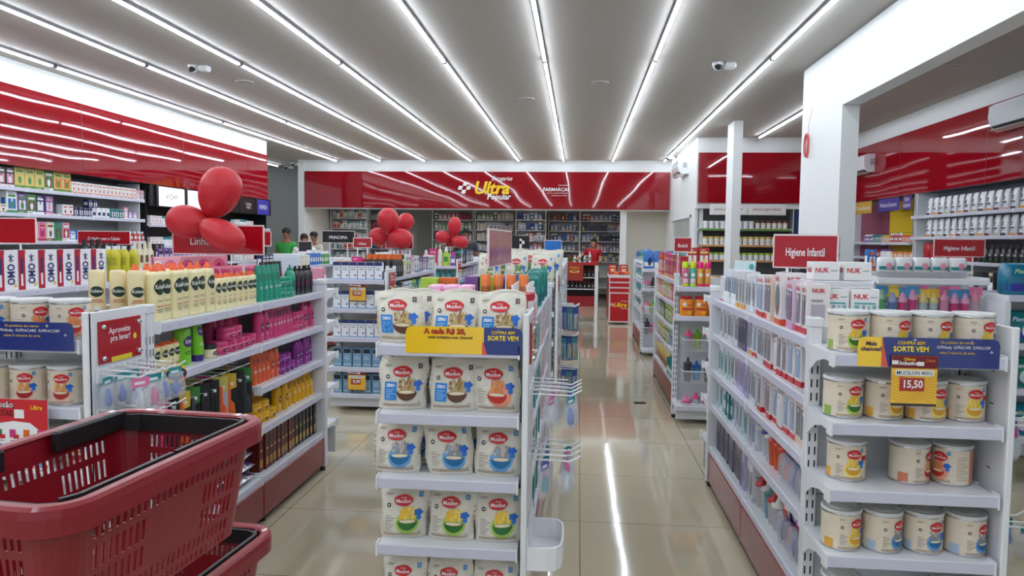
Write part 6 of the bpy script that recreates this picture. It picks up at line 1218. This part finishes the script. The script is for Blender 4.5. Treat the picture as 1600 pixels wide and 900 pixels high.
# ------------------------------------------------------------------ people
def ray_skin(name, verts, edges, radii, mat, parent=None, root=0, sub=1):
    me = bpy.data.meshes.new(name); me.from_pydata(verts, edges, []); me.update()
    o = bpy.data.objects.new(name, me); COL.objects.link(o); md = o.modifiers.new('Skin','SKIN'); md.use_smooth_shade = True
    sv = me.skin_vertices[0].data
    for i, r_ in enumerate(radii): sv[i].radius = (r_, r_) if not isinstance(r_, tuple) else r_; sv[i].use_root = (i == root)
    s2 = o.modifiers.new('Sub','SUBSURF'); s2.levels = sub; s2.render_levels = sub
    me.materials.append(mat)
    if parent: o.parent = parent
    return o
def person(loc, rz, H, shirt, trousers, skin, hair, label, cap=None, pose='stand', longhair=False):
    r = empty('person', loc, rz); tag(r, label, 'person'); k = H/1.72; S = M(skin,.55)
    # local: facing -Y
    hipz, kz, az = .90*k, .48*k, .08*k; sz = 1.40*k
    L = [(0,0,hipz),(0,0,1.08*k),(0,.01,1.25*k),(0,.01,1.38*k),(0,0,1.46*k),(0,-.01,1.53*k)]
    R = [.135*k,.125*k,.145*k,.12*k,.055*k,.055*k]; E = [(0,1),(1,2),(2,3),(3,4),(4,5)]
    hands = []
    for s in (-1,1):
        i = len(L); L += [(s*.17*k,.01,sz),(s*.09*k,0,hipz-.04*k)]
        if pose == 'lean' and s == -1: pts = [(s*.33*k,-.08,1.26*k),(s*.42*k,-.26,1.14*k),(s*.45*k,-.33,1.10*k)]
        elif pose == 'lean': pts = [(s*.22*k,-.02,1.12*k),(s*.20*k,-.2,1.10*k),(s*.18*k,-.27,1.10*k)]
        else: pts = [(s*.22*k,.02,1.12*k),(s*.23*k,-.06,.88*k),(s*.23*k,-.08,.80*k)]
        R += [.062*k,.10*k]; j = len(L); L += pts; R += [.045*k,.032*k,.026*k]; E += [(3,i),(i,j),(j,j+1),(j+1,j+2)]
        hp = Vector(pts[2]); d = (Vector(pts[2])-Vector(pts[1])).normalized(); side = d.cross(Vector((0,0,1))); side = side.normalized() if side.length > .3 else Vector((0,1,0)); side = side if abs(d.z) < .8 else Vector((0,1,0))
        q = len(L); L.append(tuple(hp+d*.055*k)); R.append((.034*k,.018*k)); E.append((j+2,q))
        for f in range(4):
            o = side*(f-1.5)*.019*k; ln = (.062,.074,.070,.055)[f]*k; a = len(L); L += [tuple(hp+d*(.085*k)+o), tuple(hp+d*(.085*k+ln*.55)+o+Vector((0,-.006,-.012))*k), tuple(hp+d*(.085*k+ln)+o+Vector((0,-.014,-.03))*k)]; R += [.009*k,.008*k,.007*k]; E += [(q,a),(a,a+1),(a+1,a+2)]
        a = len(L); L += [tuple(hp+d*.03*k+side*-.04*k), tuple(hp+d*.065*k+side*-.058*k)]; R += [.010*k,.008*k]; E += [(j+2,a),(a,a+1)]
        a = len(L); L += [(s*.095*k,-.005,kz),(s*.10*k,.02,az),(s*.11*k,-.13*k,.035*k)]; R += [.062*k,.042*k,.035*k]; E += [(0,i+1),(i+1,a),(a,a+1),(a+1,a+2)]
    ray_skin('body', L, E, R, S, r)
    # clothing
    T = [(0,0,.93*k),(0,0,1.08*k),(0,.01,1.25*k),(0,.01,1.385*k)]; TR = [.155*k,.15*k,.165*k,.13*k]; TE = [(0,1),(1,2),(2,3)]
    for s in (-1,1):
        i = len(T); el = Vector((s*.33*k,-.08,1.26*k)) if (pose == 'lean' and s == -1) else Vector((s*.22*k,.0,1.12*k)); sh = Vector((s*.17*k,.01,sz)); m = sh.lerp(el,.62)
        T += [tuple(sh), tuple(m)]; TR += [.078*k,.065*k]; TE += [(3,i),(i,i+1)]
    o = ray_skin('shirt', T, TE, TR, M(shirt,.8), r)
    Pn = [(0,0,.95*k),(0,0,.86*k)]; PR_ = [.15*k,.15*k]; PE = [(0,1)]
    for s in (-1,1): i = len(Pn); Pn += [(s*.09*k,0,.80*k),(s*.095*k,-.005,kz),(s*.10*k,.02,.12*k)]; PR_ += [.105*k,.078*k,.062*k]; PE += [(1,i),(i,i+1),(i+1,i+2)]
    ray_skin('trousers', Pn, PE, PR_, M(trousers,.8), r)
    # head
    b = MB(); c = H-.115*k; hs = [(-.115,.02,.03),(-.10,.038,.045),(-.07,.052,.066),(-.03,.064,.082),(.01,.070,.090),(.05,.072,.094),(.085,.060,.078),(.108,.032,.045),(.115,.006,.008)]
    b.loft([(c+z*k, a*k, d*k) for z,a,d in hs], S, 24, 2.1)
    b.add([(-.012*k,-.088*k,c-.03*k),(.012*k,-.088*k,c-.03*k),(0,-.112*k,c-.028*k),(0,-.09*k,c+.012*k)], [(0,1,2),(0,2,3),(1,3,2)], S, True)
    for s in (-1,1):
        b.loft([(c-.02*k,.008*k,.014*k),(c+.02*k,.011*k,.02*k),(c+.03*k,.006*k,.01*k)], S, 8, cx=s*.073*k, cy=.005)
        mp = lambda x, z: (x, -.0885*k, z)
        b.ell(mp, s*.028*k, c+.004*k, .014*k, .007*k, M((235,230,225),.4), 10, 1); b.ell(lambda x,z: (x,-.0895*k,z), s*.028*k, c+.004*k, .006*k, .006*k, M((40,26,20),.3), 8, 1); b.rect(lambda x,z: (x,-.090*k,z), s*.028*k-.017*k, c+.02*k, s*.028*k+.017*k, c+.026*k, M(hair,.6))
    b.ell(lambda x,z: (x,-.079*k,z), 0, c-.06*k, .022*k, .007*k, M((150,70,64),.5), 10, 1); b.obj('head', r)
    h = MB(); HM = bumpy(hair, .6, 60, .004, name='hair')
    h.loft([(c-.03*k if not longhair else c-.06*k,.066*k,.05*k),(c+.02*k,.080*k,.078*k),(c+.05*k,.082*k,.104*k),(c+.095*k,.068*k,.092*k),(c+.120*k,.036*k,.055*k),(c+.128*k,.004*k,.006*k)], HM, 20, cy=.006)
    if longhair: h.loft([(c-.12*k,.014*k,.014*k),(c-.08*k,.032*k,.028*k),(c-.02*k,.04*k,.036*k),(c+.03*k,.03*k,.03*k)], HM, 12, cy=.095*k)
    h.obj('hair', r)
    if cap:
        q = MB(); cm = M(cap,.7); q.loft([(c+.035*k,.082*k,.102*k),(c+.075*k,.080*k,.098*k),(c+.11*k,.062*k,.076*k),(c+.13*k,.03*k,.036*k),(c+.134*k,.004*k,.004*k)], cm, 20); q.loft([(c+.038*k,.068*k,.06*k),(c+.044*k,.07*k,.06*k)], cm, 16, cy=-.12*k); q.obj('cap', r)
    return r
person((.36,18.74,0), rad(-20), 1.63, (176,20,40), (40,48,70), (196,140,112), (30,22,20), 'woman in a red shirt leaning on the service counter', pose='lean', longhair=True)
person((-6.1,14.95,0), rad(170), 1.76, (56,160,70), (50,50,56), (150,100,76), (24,20,20), 'person in a green shirt and black cap seen from behind', cap=(20,20,24))
person((-5.32,13.9,0), rad(-150), 1.64, (232,232,230), (60,60,70), (150,104,80), (24,20,20), 'person in a white shirt and maroon cap seen from behind', cap=(80,30,40))
person((-5.75,15.6,0), rad(160), 1.70, (200,196,176), (60,60,70), (150,104,80), (20,18,18), 'dark-haired person in a beige top between the two capped people')
person((-2.35,15.2,0), rad(180), 1.80, (50,50,56), (50,50,60), (120,84,66), (16,14,14), 'dark-haired person mostly hidden behind the far balloons')

# ------------------------------------------------------------------ shopping baskets in the foreground
BRED = bumpy((132,10,28), .35, 40, .0006, name='basket plastic', coat=.15); BRB = M((22,22,24), .45)
def basket(loc, rz, W, Lb, Hb, taper, label):
    r = empty('shopping_basket', loc, rz); tag(r, label, 'basket', 'red shopping baskets'); R0 = .05
    def per(w, l, rad_, n=5):
        pts = []
        for cx, cy, a0 in ((w/2-rad_, l/2-rad_, 0),(-w/2+rad_, l/2-rad_, PI/2),(-w/2+rad_,-l/2+rad_,PI),(w/2-rad_,-l/2+rad_,1.5*PI)): pts.append((cx,cy,a0))
        return pts
    # stations around: list of (corner idx, kind, t) giving position via function of height
    st = []
    NL, NW, NC = 54, 36, 6     # cells on long sides, short sides, corners
    for c in range(4):
        for i in range(NC): st.append(('c', c, i/NC))
        n = (NW, NL, NW, NL)[c]
        for i in range(n): st.append(('s', c, i/n, i, n))
    def pos(s, t, o):   # t 0 top..1 bottom, o outward offset
        w = W-2*taper*t; l = Lb-2*taper*t; q = R0*(1-.25*t); C = per(w, l, q)
        cx, cy, a0 = C[s[1]]
        if s[0] == 'c': a = a0+s[2]*PI/2; return (cx+(q+o)*math.cos(a), cy+(q+o)*math.sin(a), -Hb*t)
        a = a0+PI/2; p0 = Vector((cx+(q+o)*math.cos(a), cy+(q+o)*math.sin(a))); cx2, cy2, a2 = C[(s[1]+1)%4]; p1 = Vector((cx2+(q+o)*math.cos(a2), cy2+(q+o)*math.sin(a2)))
        if s[1]+1 == 4: p1 = Vector((cx2+(q+o)*math.cos(0), cy2+(q+o)*math.sin(0)))
        p = p0.lerp(p1, s[2]); return (p.x, p.y, -Hb*t)
    rowsT = [0,.16,.19,.30,.36,.52,.57,.73,.79,.88,.92,.98,1.0]
    holes_rows = {2:'all', 4:'grp', 6:'grp', 8:'all', 10:'all'}
    def hole(s, j):
        k = holes_rows.get(j)
        if not k or s[0] == 'c': return False
        i, n = s[3], s[4]
        if i < 2 or i >= n-2 or i % 2: return False
        if k == 'grp': return i < n*.30 or i > n*.70
        return True
    N = len(st); b = MB(); bi = b.mt(BRED); T = .0022
    vid = {}
    def V(i, j, o):
        k = (i%N, j, o)
        if k not in vid: vid[k] = len(b.v); b.v.append(pos(st[i%N], rowsT[j], o*T))
        return vid[k]
    def F(*q): b.f.append(q); b.mi.append(bi); b.sm.append(False)
    for i in range(N):
        for j in range(len(rowsT)-1):
            hl = hole(st[i], j)
            if hl:
                F(V(i,j,1),V(i,j,0),V(i+1,j,0),V(i+1,j,1)); F(V(i,j+1,1),V(i+1,j+1,1),V(i+1,j+1,0),V(i,j+1,0)); F(V(i,j,1),V(i,j+1,1),V(i,j+1,0),V(i,j,0)); F(V(i+1,j,1),V(i+1,j,0),V(i+1,j+1,0),V(i+1,j+1,1))
            else:
                F(V(i,j,1),V(i,j+1,1),V(i+1,j+1,1),V(i+1,j,1)); F(V(i,j,0),V(i+1,j,0),V(i+1,j+1,0),V(i,j+1,0))
    J = len(rowsT)-1; F(*[V(i,J,1) for i in range(N)][::-1]); b.obj('basket_body', r)
    # rim: profile swept round
    rim = MB(); prof = [(-.004,.0),(.0,.004),(.016,.005),(.022,.0),(.024,-.012),(.023,-.040),(.017,-.043),(.016,-.014),(.012,-.006),(.002,-.006)]
    n = len(prof)
    for i in range(N):
        for o, z in prof: p = pos(st[i], 0, o); rim.v.append((p[0],p[1],z+.004))
    ri = rim.mt(BRED)
    for i in range(N):
        for k in range(n): rim.f.append((i*n+k, ((i+1)%N)*n+k, ((i+1)%N)*n+(k+1)%n, i*n+(k+1)%n)); rim.mi.append(ri); rim.sm.append(False)
    rim.obj('rim', r)
    # black handles folded down inside the rim
    w, l = W/2-.012, Lb/2-.012
    for s in (1,-1):
        h = MB(); pts = [(-w+.0, s*l*.24),(-w, s*(l-.04)),(-w+.012, s*(l-.012)),(-w+.04, s*l),(w-.04, s*l),(w-.012, s*(l-.012)),(w, s*(l-.04)),(w, s*l*.02)]
        for (x0,y0),(x1,y1) in zip(pts[:-1],pts[1:]):
            d = Vector((x1-x0,y1-y0)).normalized(); nn = Vector((-d.y,d.x))*.004*1
            big = abs(x0) > w-.02 and abs(x1) > w-.02
            zz0, zz1 = (-.022,.010) if big else (-.034,.003)
            v = [(x0+nn.x,y0+nn.y),(x0-nn.x,y0-nn.y),(x1-nn.x,y1-nn.y),(x1+nn.x,y1+nn.y)]
            h.add([(a,c,zz0) for a,c in v]+[(a,c,zz1) for a,c in v], [(3,2,1,0),(4,5,6,7),(0,1,5,4),(1,2,6,5),(2,3,7,6),(3,0,4,7)], BRB)
        h.obj('handle', r)
    # grip bars on the long sides
    for s in (1,-1):
        h = MB(); h.bbox(-w-.004, -w+.014, min(s*l*.22,s*l*.93), max(s*l*.22,s*l*.93), -.03, .012, BRB, .007); h.obj('grip', r)
    return r
BA = rad(-5)
basket((-.885+.0, 1.275, 1.15), BA, .335, .56, .235, .035, 'large red shopping basket in the left foreground, the upper of two')
basket((-.985, 1.50, .80), BA, .36, .60, .24, .035, 'red shopping basket partly hidden below the upper one')
r = empty('basket_trolley', (-.93,1.05,0), BA); tag(r, 'black two-tier basket trolley frame under the red shopping baskets', 'trolley')
b = MB()
for s in (-1,1): b.tube([(s*.12,-.02,.06),(s*.12,-.08,.5),(s*.12,-.0,.90),(s*.12,.42,.905)], .010, BLK, 8); b.tube([(s*.12,-.06,.545),(s*.12,.70,.55)], .010, BLK, 8); b.tube([(s*.14,-.1,.06),(s*.14,.6,.06)], .010, BLK, 8)
b.tube([(-.12,.42,.905),(.12,.42,.905)], .010, BLK, 8); b.tube([(-.12,.70,.55),(.12,.70,.55)], .010, BLK, 8); b.tube([(-.14,.6,.06),(.14,.6,.06)], .010, BLK, 8); b.obj('frame', r)
for sx in (-1,1):
    for yy in (-.1,.6): b = MB(); b.T = Matrix.Translation((sx*.14-.01,yy,.035)) @ Matrix.Rotation(PI/2,4,'Y'); b.loft([(0,.035,.035),(.022,.035,.035)], DK, 16); b.obj('wheel', r)
